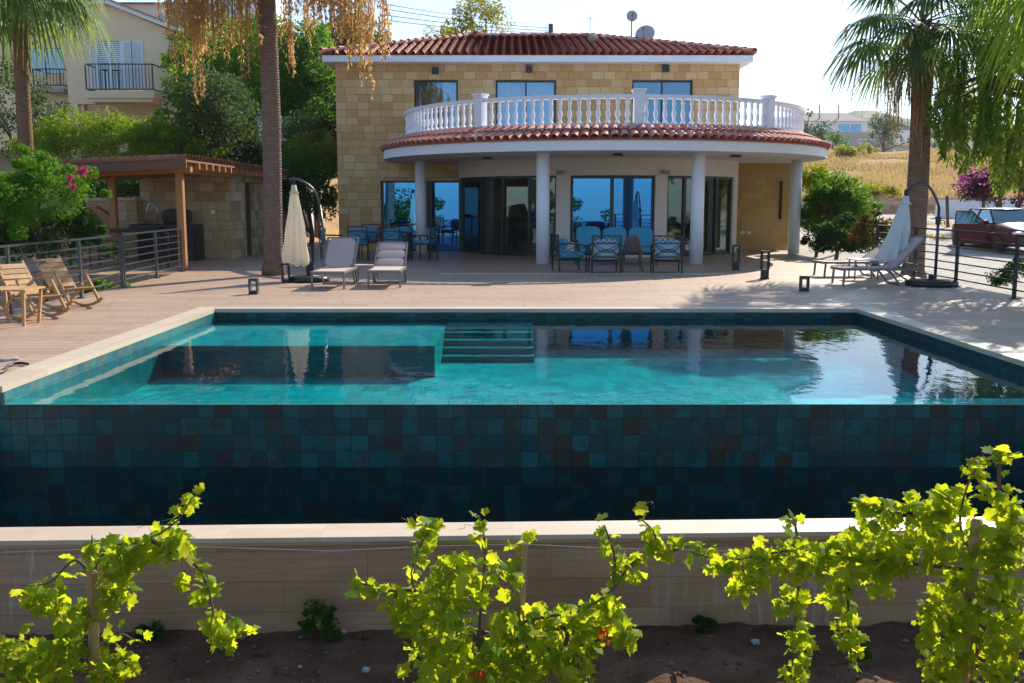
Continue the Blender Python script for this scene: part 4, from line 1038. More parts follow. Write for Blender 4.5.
# kitchen counter, sink tap, grill
kc = thing('kitchen_counter', 'dark outdoor kitchen counter with a pale worktop along the limestone wall', 'counter', (-9.0,26.6,0))
mb = MB(); mb.bb(-9.9,-8.35,26.55,27.25,0,.86); mb.build('cabinet', M['black_metal'], kc)
mb = MB(); mb.bb(-9.95,-8.32,26.5,27.27,.861,.91); mb.build('worktop', M['concrete'], kc)
mb = MB(); p0 = P(148,229,26.9); p0.z = .912; mb.tube([p0, p0+V3((0,0,.45))]+arc3(p0+V3((0,0,.45)),p0+V3((.14,0,.78)),p0+V3((.28,0,.42)),10)[1:]+[p0+V3((.28,0,.2))], .018, 8)
tag(mb.build('tap', M['chrome'], None), 'tall curved silver tap on the outdoor kitchen counter', 'tap')
gr = thing('gas_grill', 'black gas grill with its lid up against the limestone wall', 'grill', (-8.1,26.7,0)); gx = P(184,235,26.7).x
mb = MB(); mb.bb(gx-.45,gx+.33,26.45,27.0,.06,.78); mb.build('cart', M['black_metal'], gr, bevel=.01)
mb = MB(); mb.bb(gx-.47,gx+.42,26.42,27.02,.782,.97); 
for i in range(4): mb.lathe([(.03,0),(.03,.02)], (0,0,0), 10) if False else mb.tube([(gx-.3+.18*i,26.42,.87),(gx-.3+.18*i,26.39,.87)], .028, 10)
mb.build('control_panel', M['black_plastic'], gr)
mb = MB(); mb.cushion((gx-.25,26.95,1.15),(.8,.12,.40),puff=.1); mb.build('lid', M['black_metal'], gr)
# grill table under the pergola
tbk = thing('prep_table', 'small black prep table with a flat burner behind the railing', 'table', (-9.3,24.6,0)); bx = P(128,232,24.6).x
mb = MB(); mb.bb(bx-.9,bx+.9,24.3,24.9,.86,.90); mb.build('table_top', M['black_metal'], tbk)
for a in (-.85,.85):
    for b in (24.33,24.87): mb = MB(); mb.bar((bx+a,b,0),(bx+a,b,.86),.04,.04); mb.build('leg', M['black_metal'], tbk)
mb = MB(); mb.bb(bx+.1,bx+.8,24.4,24.8,.901,1.0); mb.bb(bx+.15,bx+.75,24.45,24.75,1.001,1.02); tag(mb.build('burner', M['black_plastic'], None, bevel=.01), 'flat black burner on the prep table behind the railing', 'burner')
# ---- car
def make_car(x, y, z, rz):
    r = thing('parked_car', 'dark red car facing the camera with one door open on the gravel drive', 'car', (x,y,z), rz)
    Mx = WM[r.name]
    def put(mb, name, mat, parent=r, **kw):
        mb.v = [tuple(Mx@V3(v)) for v in mb.v]; 
        if parent.name not in WM: WM[parent.name] = WM[r.name]
        return mb.build(name, mat, parent, **kw)
    # body sections along local Y (front at -Y): (y, halfwidth, zbottom, zbelt)
    S = [(-2.08,.60,.38,.62),(-2.0,.74,.26,.70),(-1.7,.83,.2,.80),(-1.1,.85,.2,.90),(-.75,.86,.2,.95),(.4,.86,.2,.97),(1.3,.85,.2,.98),(1.75,.82,.22,.97),(1.98,.74,.28,.90),(2.05,.6,.36,.75)]
    def ring(yy,w,zb,zt): 
        pr = [(-.92,0),(-1,.25),(-1,.6),(-.97,.85),(-.86,1.0),(-.4,1.04),(0,1.05),(.4,1.04),(.86,1.0),(.97,.85),(1,.6),(1,.25),(.92,0),(.4,-.02),(-.4,-.02)]
        return [(u*w, yy, zb+(zt-zb)*v) for u,v in pr]
    rings = [ring(*s) for s in S]; n = 15; mb = MB()
    mb.add([v for q in rings for v in q], [(i*n+k,(i+1)*n+k,(i+1)*n+(k+1)%n,i*n+(k+1)%n) for i in range(len(S)-1) for k in range(n)], True)
    b = 0; mb.f.append(tuple(range(n))); mb.sm.append(False); mb.f.append(tuple((len(S)-1)*n+k for k in reversed(range(n)))); mb.sm.append(False)
    body = put(mb, 'body', M['carpaint'])
    # cabin: pillars + roof (painted) and panes
    zb, zr = .95, 1.42; A_ = [(-.74,-.78),(.74,-.78)]; F0, F1, B0, B1 = -.85,-.25,.95,1.55
    wb, wt = .78,.60
    roofp = [(-wt,F1,zr-.02),(wt,F1,zr-.02),(wt,B0,zr-.02),(-wt,B0,zr-.02)]
    mb = MB(); mb.cushion((0,(F1+B0)/2,zr-.02),(2*wt+.06,B0-F1+.1,.07),puff=.2)
    for s in (-1,1):
        mb.bar((s*wb,F0,zb),(s*wt,F1,zr-.03),.05,.05); mb.bar((s*wb,B1,zb-.02),(s*wt,B0,zr-.03),.10,.05); mb.bar((s*wb,.35,zb),(s*wt,.33,zr-.03),.05,.05)
    put(mb, 'roof', M['carpaint'])
    mb = MB(); mb.add([(-wb,F0,zb),(wb,F0,zb),(wt,F1,zr-.03),(-wt,F1,zr-.03)], [(0,1,2,3)]); put(mb, 'windscreen', M['glass_car'])
    mb = MB(); mb.add([(-wb,B1,zb),(wb,B1,zb),(wt,B0,zr-.03),(-wt,B0,zr-.03)], [(0,3,2,1)]); put(mb, 'rear_window', M['glass_car'])
    for s in (-1,1):
        mb = MB(); mb.add([(s*wb,F0,zb),(s*wb,B1,zb),(s*wt,B0,zr-.03),(s*wt,F1,zr-.03)], [(0,1,2,3)]); put(mb, 'side_window', M['glass_car'])
    for s in (-1,1):
        for yy in (-1.32,1.30):
            mb = MB(); Rw = Matrix.Rotation(PI/2,3,'Y')
            mb.lathe([(.19,-.1),(.29,-.1),(.315,-.07),(.315,.07),(.29,.1),(.19,.1)], (0,0,0), 24); mb.v = [tuple(Rw@V3(v)+V3((s*.80,yy,.315))) for v in mb.v]; wl = put(mb, 'wheel', M['tyre'])
            mb = MB(); mb.lathe([(.0,.05),(.06,.06),(.19,.085),(.2,.06),(.2,-.06),(.0,-.05)], (0,0,0), 24); mb.v = [tuple(Rw@V3((v[0],v[1],v[2]*s))+V3((s*.815,yy,.315))) for v in mb.v]
            WM[wl.name] = WM[r.name]; put(mb, 'rim', M['chrome'], wl)
    for s in (-1,1):
        mb = MB(); mb.cushion((s*.60,-2.0,.62),(.34,.18,.15),puff=.1); put(mb, 'headlight', M['lamp'])
        mb = MB(); mb.cushion((s*.93,-.62,.98),(.18,.1,.12),puff=.1); put(mb, 'wing_mirror', M['carpaint'])
    mb = MB(); mb.box((0,-2.085,.60),(.7,.03,.11)); mb.box((0,-2.05,.36),(1.1,.06,.13)); put(mb, 'grille', M['black_plastic'])
    mb = MB(); mb.box((0,-2.11,.45),(.5,.015,.11)); put(mb, 'number_plate', M['plate'])
    # open door on the -X side, hinged near the front
    Rd = Matrix.Rotation(R(55),3,'Z'); hp = V3((-.87,-.62,0))
    mb = MB(); mb.box((0,.52,.58),(.06,1.02,.68)); mb.bar((0,.04,.93),(.06,.5,1.34),.04,.04); mb.bar((.06,.5,1.34),(.06,.98,1.34),.04,.04); mb.bar((.06,.98,1.34),(0,1.0,.93),.04,.04)
    mb.v = [tuple(Rd@V3(v)+hp) for v in mb.v]; dr = put(mb, 'door', M['carpaint'], bevel=.01)
    mb = MB(); mb.bb(-.035,-.031,.08,.95,.3,.86); mb.v = [tuple(Rd@V3((-v[0],v[1],v[2]))+hp) for v in mb.v]; WM[dr.name] = WM[r.name]; put(mb, 'door_trim', M['black_plastic'], dr)
    mb = MB(); mb.add([(.0,.06,.93),(.06,.5,1.33),(.06,.97,1.33),(0,.98,.93)], [(0,1,2,3)]); mb.v = [tuple(Rd@V3(v)+hp) for v in mb.v]; put(mb, 'pane', M['glass_car'], dr)
make_car(16.75, 34.4, terr(16.7,34.4)+.0, R(4))
# ================================================================ BUILDINGS FAR AWAY
# cream neighbour house at the left
NY = 45.0
def NP(px, py, Y=NY): return P(px, py, Y)
nh = thing('neighbour_house', 'beige rendered house with a gabled roof and a balcony on the hillside at the left', 'house', (-17.5,NY,3))
xl, xr, xw = NP(66,60).x, NP(175,60).x, NP(27,60).x
zb, = (2.5,); apex = NP(108,5)
zl, zr_ = NP(66,22).z, NP(172,32).z
gx0, gx1 = NP(78,110).x, NP(162,110).x; gz = NP(120,104).z
mb = MB(); ops = [(gx0,gx1,zb,gz)]
wallgrid(mb, xl, xr, zb, zr_, NY, .3, ops+[(NP(91,60).x, NP(143,60).x, NP(100,91).z, NP(100,41).z)])
mb.add([(xl,NY,zr_),(xr,NY,zr_),(apex.x,NY,apex.z),(xl,NY,zl+.6),(xl,NY+.3,zr_),(xr,NY+.3,zr_),(apex.x,NY+.3,apex.z),(xl,NY+.3,zl+.6)], [(0,1,2,3),(7,6,5,4),(1,5,6,2),(0,3,7,4)])
mb.bb(xr-.3, xr, NY+.3, NY+9, zb, zr_); mb.bb(xw-3, xl, NY+2.0, NY+2.3, zb, NP(45,38,NY+2).z-.0) if False else None
mb.bb(xl+.01, xr-.31, NY+1.8, NY+2, zb, gz+.5)
mb.build('wall', M['beige_render'], nh)
# left wing with a window opening and a balcony
WYN = NY+1.6
mb = MB(); wx0, wx1 = NP(20,60,WYN).x-3, xl
wallgrid(mb, wx0, wx1, zb, NP(45,34,WYN).z, WYN, .3, [(NP(28,60,WYN).x, NP(64,60,WYN).x, NP(45,74,WYN).z, NP(45,48,WYN).z)])
mb.build('wing_wall', M['beige_render'], nh)
mb = MB(); mb.bb(NP(28,60,WYN).x,NP(64,60,WYN).x,WYN+.12,WYN+.14,NP(45,74,WYN).z,NP(45,48,WYN).z); o_ = mb.build('window', M['glass_car'], nh)
mb = MB(); c = NP(43,60,WYN).x; mb.bb(c-.04,c+.04,WYN+.04,WYN+.11,NP(45,74,WYN).z,NP(45,48,WYN).z); WM[o_.name] = wm(nh); mb.build('frame', M['shutter'], o_)
mb = MB(); mb.bb(NP(50,115,WYN).x,NP(64,115,WYN).x,WYN-.03,WYN-.002,zb,NP(50,112,WYN).z); mb.build('shutter', M['shutter'], nh)
# gable roof slabs
mb = MB()
def rslab(mb, a, b, y0, y1, th, ov=.0):
    a = V3((a[0],0,a[1])); b = V3((b[0],0,b[1])); d = (b-a).normalized(); n = V3((-d.z,0,d.x)); 
    if n.z < 0: n = -n
    vs = []
    for y in (y0,y1):
        for p in (a,b):
            for k in (0,th): q = p+n*k; vs.append((q.x,y,q.z))
    mb.add(vs, [(0,1,3,2),(4,6,7,5),(0,4,5,1),(2,3,7,6),(0,2,6,4),(1,5,7,3)])
rslab(mb, (apex.x,apex.z+.02), (xr+.35,NP(172,30).z-.15), NY-.4, NY+9, .16); rslab(mb, (apex.x,apex.z+.02), (xl-1.2,zl+.35), NY-.4, NY+9, .16)
rf = mb.build('roof_edge', M['white_paint'], nh); WM[rf.name] = wm(nh)
mb = MB(); rslab(mb, (apex.x,apex.z+.19), (xr+.4,NP(172,30).z+.02), NY-.45, NY+9, .07); rslab(mb, (apex.x,apex.z+.19), (xl-1.2,zl+.52), NY-.45, NY+9, .07)
rslab(mb, (xl-.05,NP(45,32,WYN).z+.1),(wx0,NP(45,32,WYN).z+.1), WYN-.4, WYN+6, .12)
mb.build('roof', M['roof_tile'], nh)
# balcony with black railing, doors with louvred shutters
bx0, bx1 = NP(85,92,NY-1).x, NP(154,92,NY-1).x; bz0, bz1 = NP(120,98,NY-1).z, NP(120,91,NY-1).z
mb = MB(); mb.bb(bx0,bx1,NY-1.0,NY-.004,bz0,bz1); mb.bb(bx0+.1,bx1-.1,NY-.9,NY-.005,bz0-.15,bz0-.001); mb.build('balcony', M['beige_render'], nh)
def nrail(x0,x1,yf,yb,z0,h,parent):
    mb = MB()
    for z in (z0+.08, z0+h): mb.bar((x0,yf,z),(x1,yf,z),.05,.05); mb.bar((x0,yf,z),(x0,yb,z),.05,.05); mb.bar((x1,yf,z),(x1,yb,z),.05,.05)
    n = int((x1-x0)/.14)
    for i in range(n+1): x = lerp(x0,x1,i/n); mb.bar((x,yf,z0+.08),(x,yf,z0+h),.05 if i%(n//2) == 0 else .022,.05 if i%(n//2) == 0 else .022)
    mb.build('balcony_railing', M['frame'], parent)
nrail(bx0+.05,bx1-.05,NY-.95,NY-.01,bz1,NP(120,64,NY-1).z-bz1,nh)
nrail(NP(34,87,WYN-.8).x,NP(64,87,WYN-.8).x,WYN-.8,WYN-.01,NP(45,87,WYN-.8).z,NP(45,69,WYN-.8).z-NP(45,87,WYN-.8).z,nh)
mb = MB(); mb.bb(NP(34,87,WYN-.8).x,NP(64,87,WYN-.8).x,WYN-.85,WYN-.005,NP(45,88.5,WYN-.8).z-.15,NP(45,88.5,WYN-.8).z); mb.build('balcony', M['concrete'], nh)
def nb_(x0,x1,mat,nm,lv=True):
    z0, z1 = NP(100,90).z, NP(100,41).z; mb = MB(); a, b = NP(x0,60).x, NP(x1,60).x
    for x in (a,b): mb.bb(x-.04,x+.04,NY-.05,NY-.004,z0,z1)
    for z in (z0+.04,z1-.04,(z0+z1)/2): mb.bb(a,b,NY-.045,NY-.006,z-.04,z+.04)
    n = 26
    for i in range(n):
        z = lerp(z0+.06,z1-.06,(i+.5)/n); mb.box(((a+b)/2,NY-.025,z),(b-a,.012,(z1-z0)/n*.95), M=Matrix.Rotation(R(25),3,'X'))
    mb.build(nm, mat, nh)
nb_(91,97,M['shutter'],'shutter'); nb_(124,132,M['shutter'],'shutter'); nb_(133,143,M['shutter'],'shutter')
mb = MB(); z0, z1 = NP(100,90).z, NP(100,41).z; mb.bb(NP(97,60).x,NP(122,60).x,NY+.1,NY+.12,z0,z1); o_ = mb.build('balcony_door', M['glass_car'], nh); WM[o_.name] = wm(nh)
mb = MB()
for px in (97.5,109.5,121.5): x = NP(px,60).x; mb.bb(x-.06,x+.06,NY+.02,NY+.095,z0,z1)
for i in range(14): z = lerp(z0+.9,z1,i/14); mb.bb(NP(98,60).x,NP(121,60).x,NY+.03,NY+.06,z,z+.05)
mb.build('frame', M['shutter'], o_)
def block(name, label, cat, px0, px1, pyt, pyb, Y, depth, mat, wins=(), roof=None, wmat='glass_car', zb=None):
    a, b = P(px0,pyt,Y), P(px1,pyb,Y); z0 = zb if zb is not None else b.z-1
    r = thing(name, label, cat, ((a.x+b.x)/2,Y,z0)); mb = MB(); ops = [(P(w[0],w[2],Y).x,P(w[1],w[2],Y).x,P(w[0],w[3],Y).z,P(w[0],w[2],Y).z) for w in wins]
    wallgrid(mb, a.x, b.x, z0, a.z, Y, .3, ops); mb.bb(a.x,a.x+.3,Y+.301,Y+depth,z0,a.z); mb.bb(b.x-.3,b.x,Y+.301,Y+depth,z0,a.z); mb.bb(a.x+.301,b.x-.301,Y+1.2,Y+1.4,z0,a.z)
    mb.bb(a.x+.001,b.x-.001,Y+.002,Y+depth,a.z+.001,a.z+.15)
    mb.build('wall', mat, r)
    for w in ops:
        mb = MB(); mb.bb(w[0],w[1],Y+.12,Y+.15,w[2],w[3]); wn = mb.build('window', M[wmat], r); WM[wn.name] = wm(r)
        mb = MB(); k = max(.05,(w[1]-w[0])*.04)
        for x in (w[0]+k/2,(w[0]+w[1])/2,w[1]-k/2): mb.bb(x-k/2,x+k/2,Y+.06,Y+.115,w[2],w[3])
        for z in (w[2]+k/2,w[3]-k/2): mb.bb(w[0],w[1],Y+.05,Y+.118,z-k/2,z+k/2)
        mb.build('frame', M['shutter'], wn)
    if roof:
        mb = MB(); h = roof; xm = lerp(a.x,b.x,.45); o = .5
        vs = [(a.x-o,Y-o,a.z+.16),(b.x+o,Y-o,a.z+.16),(b.x+o,Y+depth+o,a.z+.16),(a.x-o,Y+depth+o,a.z+.16),(lerp(a.x,b.x,.2),Y+depth/2,a.z+h),(lerp(a.x,b.x,.8),Y+depth/2,a.z+h)]
        mb.add(vs, [(0,1,5,4),(1,2,5),(2,3,4,5),(3,0,4),(3,2,1,0)]); mb.build('roof', M['roof_base'] if roof < 2 else M['roof_grey'], r)
    return r
# hill-top houses upper left
block('hilltop_house','white house with a small window high on the hill behind the palm fruit stalks','house',205,262,-25,22,88,10,M['white'],[(226,235,9,16)])
block('hilltop_house','pale hillside house with a flat terracotta roof edge above the beige gable','house',112,196,6,26,72,8,M['cream'],[(122,136,12,20),(160,172,10,20)],roof=1.0)
a = P(203,14,84); rl = thing('terrace_railing','thin pale railing along the hilltop terrace','railing',(a.x,84,a.z-1)); mb = MB()
b = P(258,22,84)
for k in (0,1): mb.bar(a-V3((0,0,k*.9)), b-V3((0,0,k*.9)), .06,.06)
for i in range(28): p = a.lerp(b,i/27); mb.bar(p, p-V3((0,0,1.0)), .04,.04)
mb.build('bars', M['concrete'], rl)
mb = MB(); a, b, c = P(262,22,80), P(322,43,80), P(322,60,80); mb.add([a,b,V3((b.x,80,b.z-3)),V3((a.x,80,a.z-3)),a+V3((0,.5,0)),b+V3((0,.5,0)),V3((b.x,80.5,b.z-3)),V3((a.x,80.5,a.z-3))],[(0,3,2,1),(4,5,6,7),(0,1,5,4),(1,2,6,5),(0,4,7,3)])
tag(mb.build('boundary_wall', M['cream'], None), 'pale boundary wall running down the crest of the hill behind the palm', 'wall')
# white garden wall panel behind the palm
a, b = P(283,119,40), P(308,131,40); pw = thing('white_cabin','white flat-roofed cabin between the middle palm and the villa','cabin',((a.x+b.x)/2,40,0))
mb = MB(); mb.bb(a.x-1,b.x,40,42.5,.0,a.z); mb.build('wall', M['white'], pw); mb = MB(); mb.bb(a.x-1.05,b.x+.06,39.93,42.6,a.z+.001,a.z+.1); mb.build('roof', M['concrete'], pw)
# far right houses beyond the field
block('distant_house','distant pale house with a wide blue glass front beyond the dry field','house',803,866,122,142,230,14,M['white'],[(838,862,123,134)],roof=2.6,wmat='glass_up')
block('distant_building','low grey distant building right of the blue-glass house','building',834,893,133,152,215,12,M['concrete'],[(845,853,141,147),(858,876,139,143)])
block('distant_wall_house','pale distant garden wall and garage below the blue-glass house','building',797,836,137,152,205,8,M['white'],[(822,828,143,150)])
block('distant_villa','small distant house half hidden behind the palm trunk','building',878,912,131,140,260,10,M['white'],[(884,892,134,138)])
for px,lb in ((819.5,'thin pole left on the roof of the distant house'),(838.5,'thin pole right on the roof of the distant house')):
    a, b = P(px,105,232), P(px,120,232); mb = MB(); mb.tube([a,b], .16, 6); tag(mb.build('roof_pole', M['concrete'], None), lb, 'pole')
# field edge wall, white wall behind the drive
t_ = thing('field_wall','low earthy stone wall holding back the dry field beyond the drive','wall',(14,56,.8)); mb = MB()
mb.bb(13.2,40,56.0,56.5,.3,1.72); mb.build('wall', M['stone_rough'], t_)
def slab_(name, label, px0, px1, Y, z0, z1, mat, cat='wall'):
    a, b = P(px0,200,Y).x, P(px1,200,Y).x; mb = MB(); mb.bb(a,b,Y,Y+.25,z0,z1); mb.bb(a-.03,b+.03,Y-.04,Y+.29,z1+.001,z1+.07); tag(mb.build(name, mat, None), label, cat)
slab_('white_wall','plain white wall across the drive behind the red car',938,1060,52,-.2,1.55,M['white'])
a = P(815,180,40); mb = MB(); mb.box((P(842,190,33).x,33,.9),(.12,.12,1.9)); mb.add([(0,0,0)]*0,[]); tag(mb.build('fence_post', M['bark'], None), 'dark wooden post standing in the bushes right of the villa', 'post')
for px,py0,Y,lb in ((947,196,45,'leaning dark post beside the white wall'),(983,183,45,'tall thin dark post behind the red car')):
    a, b = P(px,py0,Y), P(px+1,228,Y); mb = MB(); mb.tube([V3((b.x,Y,terr(b.x,Y)-.1)), a], .07, 6); tag(mb.build('fence_post', M['bark'], None), lb, 'post')
# utility pole and wires
up = thing('utility_pole','dark utility pole sticking up behind the villa roof','utility pole',(P(551,30,75).x,75,5)); a = P(551,24,75); b = P(551,40,75)
mb = MB(); mb.tube([V3((b.x,75,5)), a], .17, 8); mb.build('pole', M['bark'], up)
mb = MB()
for py in (25,28,32): c = P(549,py,75); mb.bar(c+V3((-.3,0,0)), c+V3((.2,0,0)), .06,.06)
mb.build('insulator_arm', M['concrete'], up)
for k,(l,m,r_) in enumerate((((385,4),(550,25),(830,68)),((385,9),(550,28),(830,72)),((385,15),(550,30.5),(830,75)),((385,20),(550,33),(830,79)))):
    A0, A1, A2 = P(*l,60), P(*m,75), P(*r_,150); mb = MB()
    def span(p,q,s): return [p.lerp(q,i/12)-V3((0,0,s*4*(i/12)*(1-i/12))) for i in range(13)]
    mb.tube(span(A0,A1,.15)+span(A1,A2,.6)[1:], .022, 5); tag(mb.build('power_line', M['frame'], None), ['topmost','second from top','third from top','lowest'][k]+' of the four power lines crossing the sky', 'power line', 'power lines')
# ================================================================ VEGETATION
def rot_rand(n):
    q = rng.normal(size=(n,4)); q /= np.linalg.norm(q,axis=1)[:,None]; w,x,y,z = q.T
    return np.stack([np.stack([1-2*(y*y+z*z),2*(x*y-z*w),2*(x*z+y*w)],1),np.stack([2*(x*y+z*w),1-2*(x*x+z*z),2*(y*z-x*w)],1),np.stack([2*(x*z-y*w),2*(y*z+x*w),1-2*(x*x+y*y)],1)],1)
def leaf_quads(pts, size, aspect=.5, up=0.3):
    n = len(pts); Rm = rot_rand(n)
    s = (size*(.6+.8*rng.random(n)))[:,None]
    a = Rm[:,:,0]; b = Rm[:,:,1]; c = Rm[:,:,2]
    if up: c = c+np.array([0,0,up*2]); c /= np.linalg.norm(c,axis=1)[:,None]; b = np.cross(c,a); b /= np.linalg.norm(b,axis=1)[:,None]; a = np.cross(b,c)
    V = np.stack([pts-a*s*.5, pts+b*s*aspect*.5+c*s*.08, pts+a*s*.5, pts-b*s*aspect*.5+c*s*.08], 1).reshape(-1,3)
    return V, np.arange(4*n).reshape(-1,4)
def crown_pts(clumps, per):
    out = []
    for (c, r) in clumps:
        n = int(per*max(.25,r)**1.0); d = rng.normal(size=(n,3)); d /= np.linalg.norm(d,axis=1)[:,None]
        rr = r*(.35+.7*rng.random(n)**.6)[:,None]; out.append(np.array(c)+d*rr*np.array([1,1,.8]))
    return np.concatenate(out)
def clumps_in(center, radii, n, rr, bottom=-.6):
    cs = []
    while len(cs) < n:
        d = rng.normal(size=3); d /= np.linalg.norm(d)
        if d[2] < bottom: continue
        u = rng.random(); k = .45+.5*rng.random() if u < .72 else .9+.38*rng.random()
        cs.append((np.array(center)+d*np.array(radii)*k, rr*(.6+.8*rng.random())*(1 if u < .72 else .55)))
    return cs
def bush(name, label, cat, center, radii, n, rr, per, size, mat, base_z=None, trunk=True, flowers=None, group=None, aspect=.5, nlimb=7, tr=.09):
    c = V3(center); bz = base_z if base_z is not None else terr(c.x,c.y)
    r = thing(name, label, cat, (c.x,c.y,bz), 0, group)
    cl = clumps_in(center, radii, n, rr)
    V, Fq = leaf_quads(crown_pts(cl, per), size, aspect); npmesh('crown' if cat == 'tree' else 'foliage', V, Fq, mat, r)
    if trunk:
        mb = MB(); top = V3((c.x,c.y,c.z-radii[2]*.3)); b0 = V3((c.x,c.y,bz-.2)); k = b0.lerp(top,.5)+V3((.1,0,0))
        mb.tube([b0,k,top], [tr*1.3,tr,tr*.7], 8)
        for i in range(nlimb):
            q = V3(cl[i*len(cl)//nlimb][0]); s = b0.lerp(top, .5+.5*random.random()); mb.tube([s, s.lerp(q,.5)+V3((0,0,.1)), q], [tr*.5,tr*.35,tr*.12], 6)
        mb.build('trunk', M['bark'], r)
    if flowers:
        pts = [];
        for (px,py,Y,rad,nn) in flowers[1]: q = P(px,py,Y); pts.append(np.array(q)+rng.normal(size=(nn,3))*rad*.5)
        V, Fq = leaf_quads(np.concatenate(pts), flowers[2], .8); tag(npmesh('flowers', V, Fq, M[flowers[0]], r), kind='stuff')
    return r
def at(px,py,Y): return tuple(P(px,py,Y))
def pr(px,Y): return px*Y/1010.
# --- left side
bush('tree','big bright green tree filling the slope between the left palms','tree',at(258,98,43),(pr(80,43),2.6,pr(76,43)),95,.9,330,.20,M['leaf_bright'],tr=.2)
bush('tree','dark green tree close to the left edge of the villa roof','tree',at(312,112,41),(pr(36,41),2.2,pr(80,41)),60,.75,330,.18,M['leaf_mid'],tr=.16)
bush('tree','greyish olive-green tree left of the middle palm trunk','tree',at(222,130,35),(pr(44,35),1.8,pr(52,35)),44,.62,420,.13,M['leaf_olive'],tr=.13)
bush('hedge','yellow-green juniper hedge below the neighbour balcony','hedge',at(112,142,34),(pr(92,34),1.3,pr(24,34)),170,.42,480,.10,M['leaf_juniper'],trunk=False,aspect=.35)
bush('tree','loose olive-green tree behind the far-left palm trunk','tree',at(18,120,38),(pr(38,38),1.6,pr(60,38)),36,.6,300,.13,M['leaf_olive'],tr=.12)
bush('shrub','lush bright green shrub with pink flowers above the left railing','shrub',at(36,202,20),(pr(56,20),1.2,pr(50,20)),95,.25,900,.075,M['leaf_shrub'],base_z=-.9,flowers=('pink',[(81,172,18.9,.09,80),(70,178,18.9,.06,40),(73,186,18.9,.06,40),(85,170,18.9,.05,40)],.05),aspect=.3,tr=.05)
bush('shrub','dark shrub filling the corner behind the left railing','shrub',at(40,238,20.5),(pr(75,20),1.0,pr(26,20)),44,.3,800,.08,M['leaf_dark'],base_z=-.9,trunk=False)
bush('shrub','dark green shrubs behind the pergola','shrub',at(118,195,30),(pr(60,30),1.2,pr(30,30)),44,.45,420,.12,M['leaf_dark'],trunk=False)
bush('shrub','green shrub with red flowers squeezed between the palm and the villa wall','shrub',at(308,192,33.5),(pr(32,33),1.0,pr(52,33)),60,.4,520,.11,M['leaf_mid'],base_z=-.3,flowers=('redfl',[(336,198,32.4,.10,26),(312,132,33,.16,10),(330,134,33,.2,12),(322,160,33,.15,6)],.07),tr=.08)
bush('shrub','sunlit pale green shrub below the white cabin','shrub',at(314,150,36),(pr(24,36),.9,pr(16,36)),26,.35,520,.10,M['leaf_yellow'],trunk=False)
bush('shrub','small leafy weed growing through the left railing near the pergola','shrub',at(104,290,18.6),(.35,.2,.12),16,.12,900,.05,M['leaf_bright'],base_z=-.9,trunk=False)
# --- behind the roof
bush('tree','yellow-green tree above the ridge of the villa roof','tree',at(484,22,60),(pr(34,60),1.5,pr(26,60)),20,.62,230,.18,M['leaf_yellow'],tr=.12)
bush('tree','small round green tree just left of the yellow-green one above the roof','tree',at(442,36,62),(pr(15,62),1,pr(10,62)),12,.5,240,.16,M['leaf_yellow'],tr=.1)
bush('tree','dark bluish-green tree behind the left end of the villa roof','tree',at(356,42,60),(pr(34,60),2,pr(24,60)),26,.9,300,.22,M['leaf_olive'],tr=.15)
# --- right side
bush('shrub','large rounded green bush beside the last white column','shrub',at(836,215,30),(pr(34,28.5),1.2,pr(38,28.5)),105,.34,560,.095,M['leaf_shrub'],base_z=-.4,flowers=('redfl',[(826,212,28.8,.2,14),(816,226,28.8,.2,12)],.07),tr=.06)
bush('shrub','yellow-green sunlit top of foliage just behind the last white column','shrub',at(818,185,32),(pr(20,30),.8,pr(20,30)),30,.28,560,.09,M['leaf_yellow'],base_z=-.4,tr=.05)
bush('bougainvillea','sprawling dark red bougainvillea right of the green bush','shrub',at(872,232,25.5),(pr(26,25.5),.7,pr(17,25.5)),34,.2,480,.07,M['crimson'],base_z=-.5,tr=.04)
bush('shrub','low green shrub under the dark red bougainvillea','shrub',at(842,238,27.5),(pr(32,27),.9,pr(20,27)),70,.26,620,.08,M['leaf_dark'],base_z=-.5,trunk=False)
bush('bougainvillea','purple bougainvillea over the wall behind the red car','shrub',at(1000,188,43),(pr(42,43),1.4,pr(22,43)),40,.5,330,.14,M['purple_leaf'],flowers=('purple',[(965,172,41.5,.5,90),(985,168,41.5,.6,90),(1005,172,41.5,.5,60),(962,185,41.5,.4,50)],.12),tr=.1)
bush('shrub','round bright bush in the dry field near the distant houses','shrub',at(845,154,100),(pr(9,100),1,pr(7,100)),12,.6,200,.22,M['leaf_yellow'],trunk=False)
bush('shrub','smaller bright bush in the dry field right of the round one','shrub',at(868,150,104),(pr(8,104),1,pr(5,104)),9,.5,200,.22,M['leaf_yellow'],trunk=False)
bush('tree','dark round tree between the distant grey building and the palm trunk','tree',at(884,136,190),(4.5,3,3.6),16,1.6,60,.5,M['leaf_dark'],tr=.3)
bush('tree','small dark tree left of the distant blue-glass house','tree',at(806,134,180),(4.0,3,3.2),14,1.4,60,.5,M['leaf_dark'],tr=.3)
bush('tree','low dark trees under the distant grey building','tree',at(832,146,150),(2.2,2,1.6),12,.9,80,.35,M['leaf_mid'],tr=.2)
bush('shrub','yellowish weeds along the far field wall','shrub',at(865,192,58.5),(pr(46,58),1.0,pr(7,58)),50,.3,330,.13,M['leaf_yellow'],trunk=False)
bush('shrub','greenery at the foot of the right railing','shrub',at(1018,275,19.5),(.45,.5,.35),18,.18,600,.06,M['leaf_mid'],base_z=-.4,trunk=False)
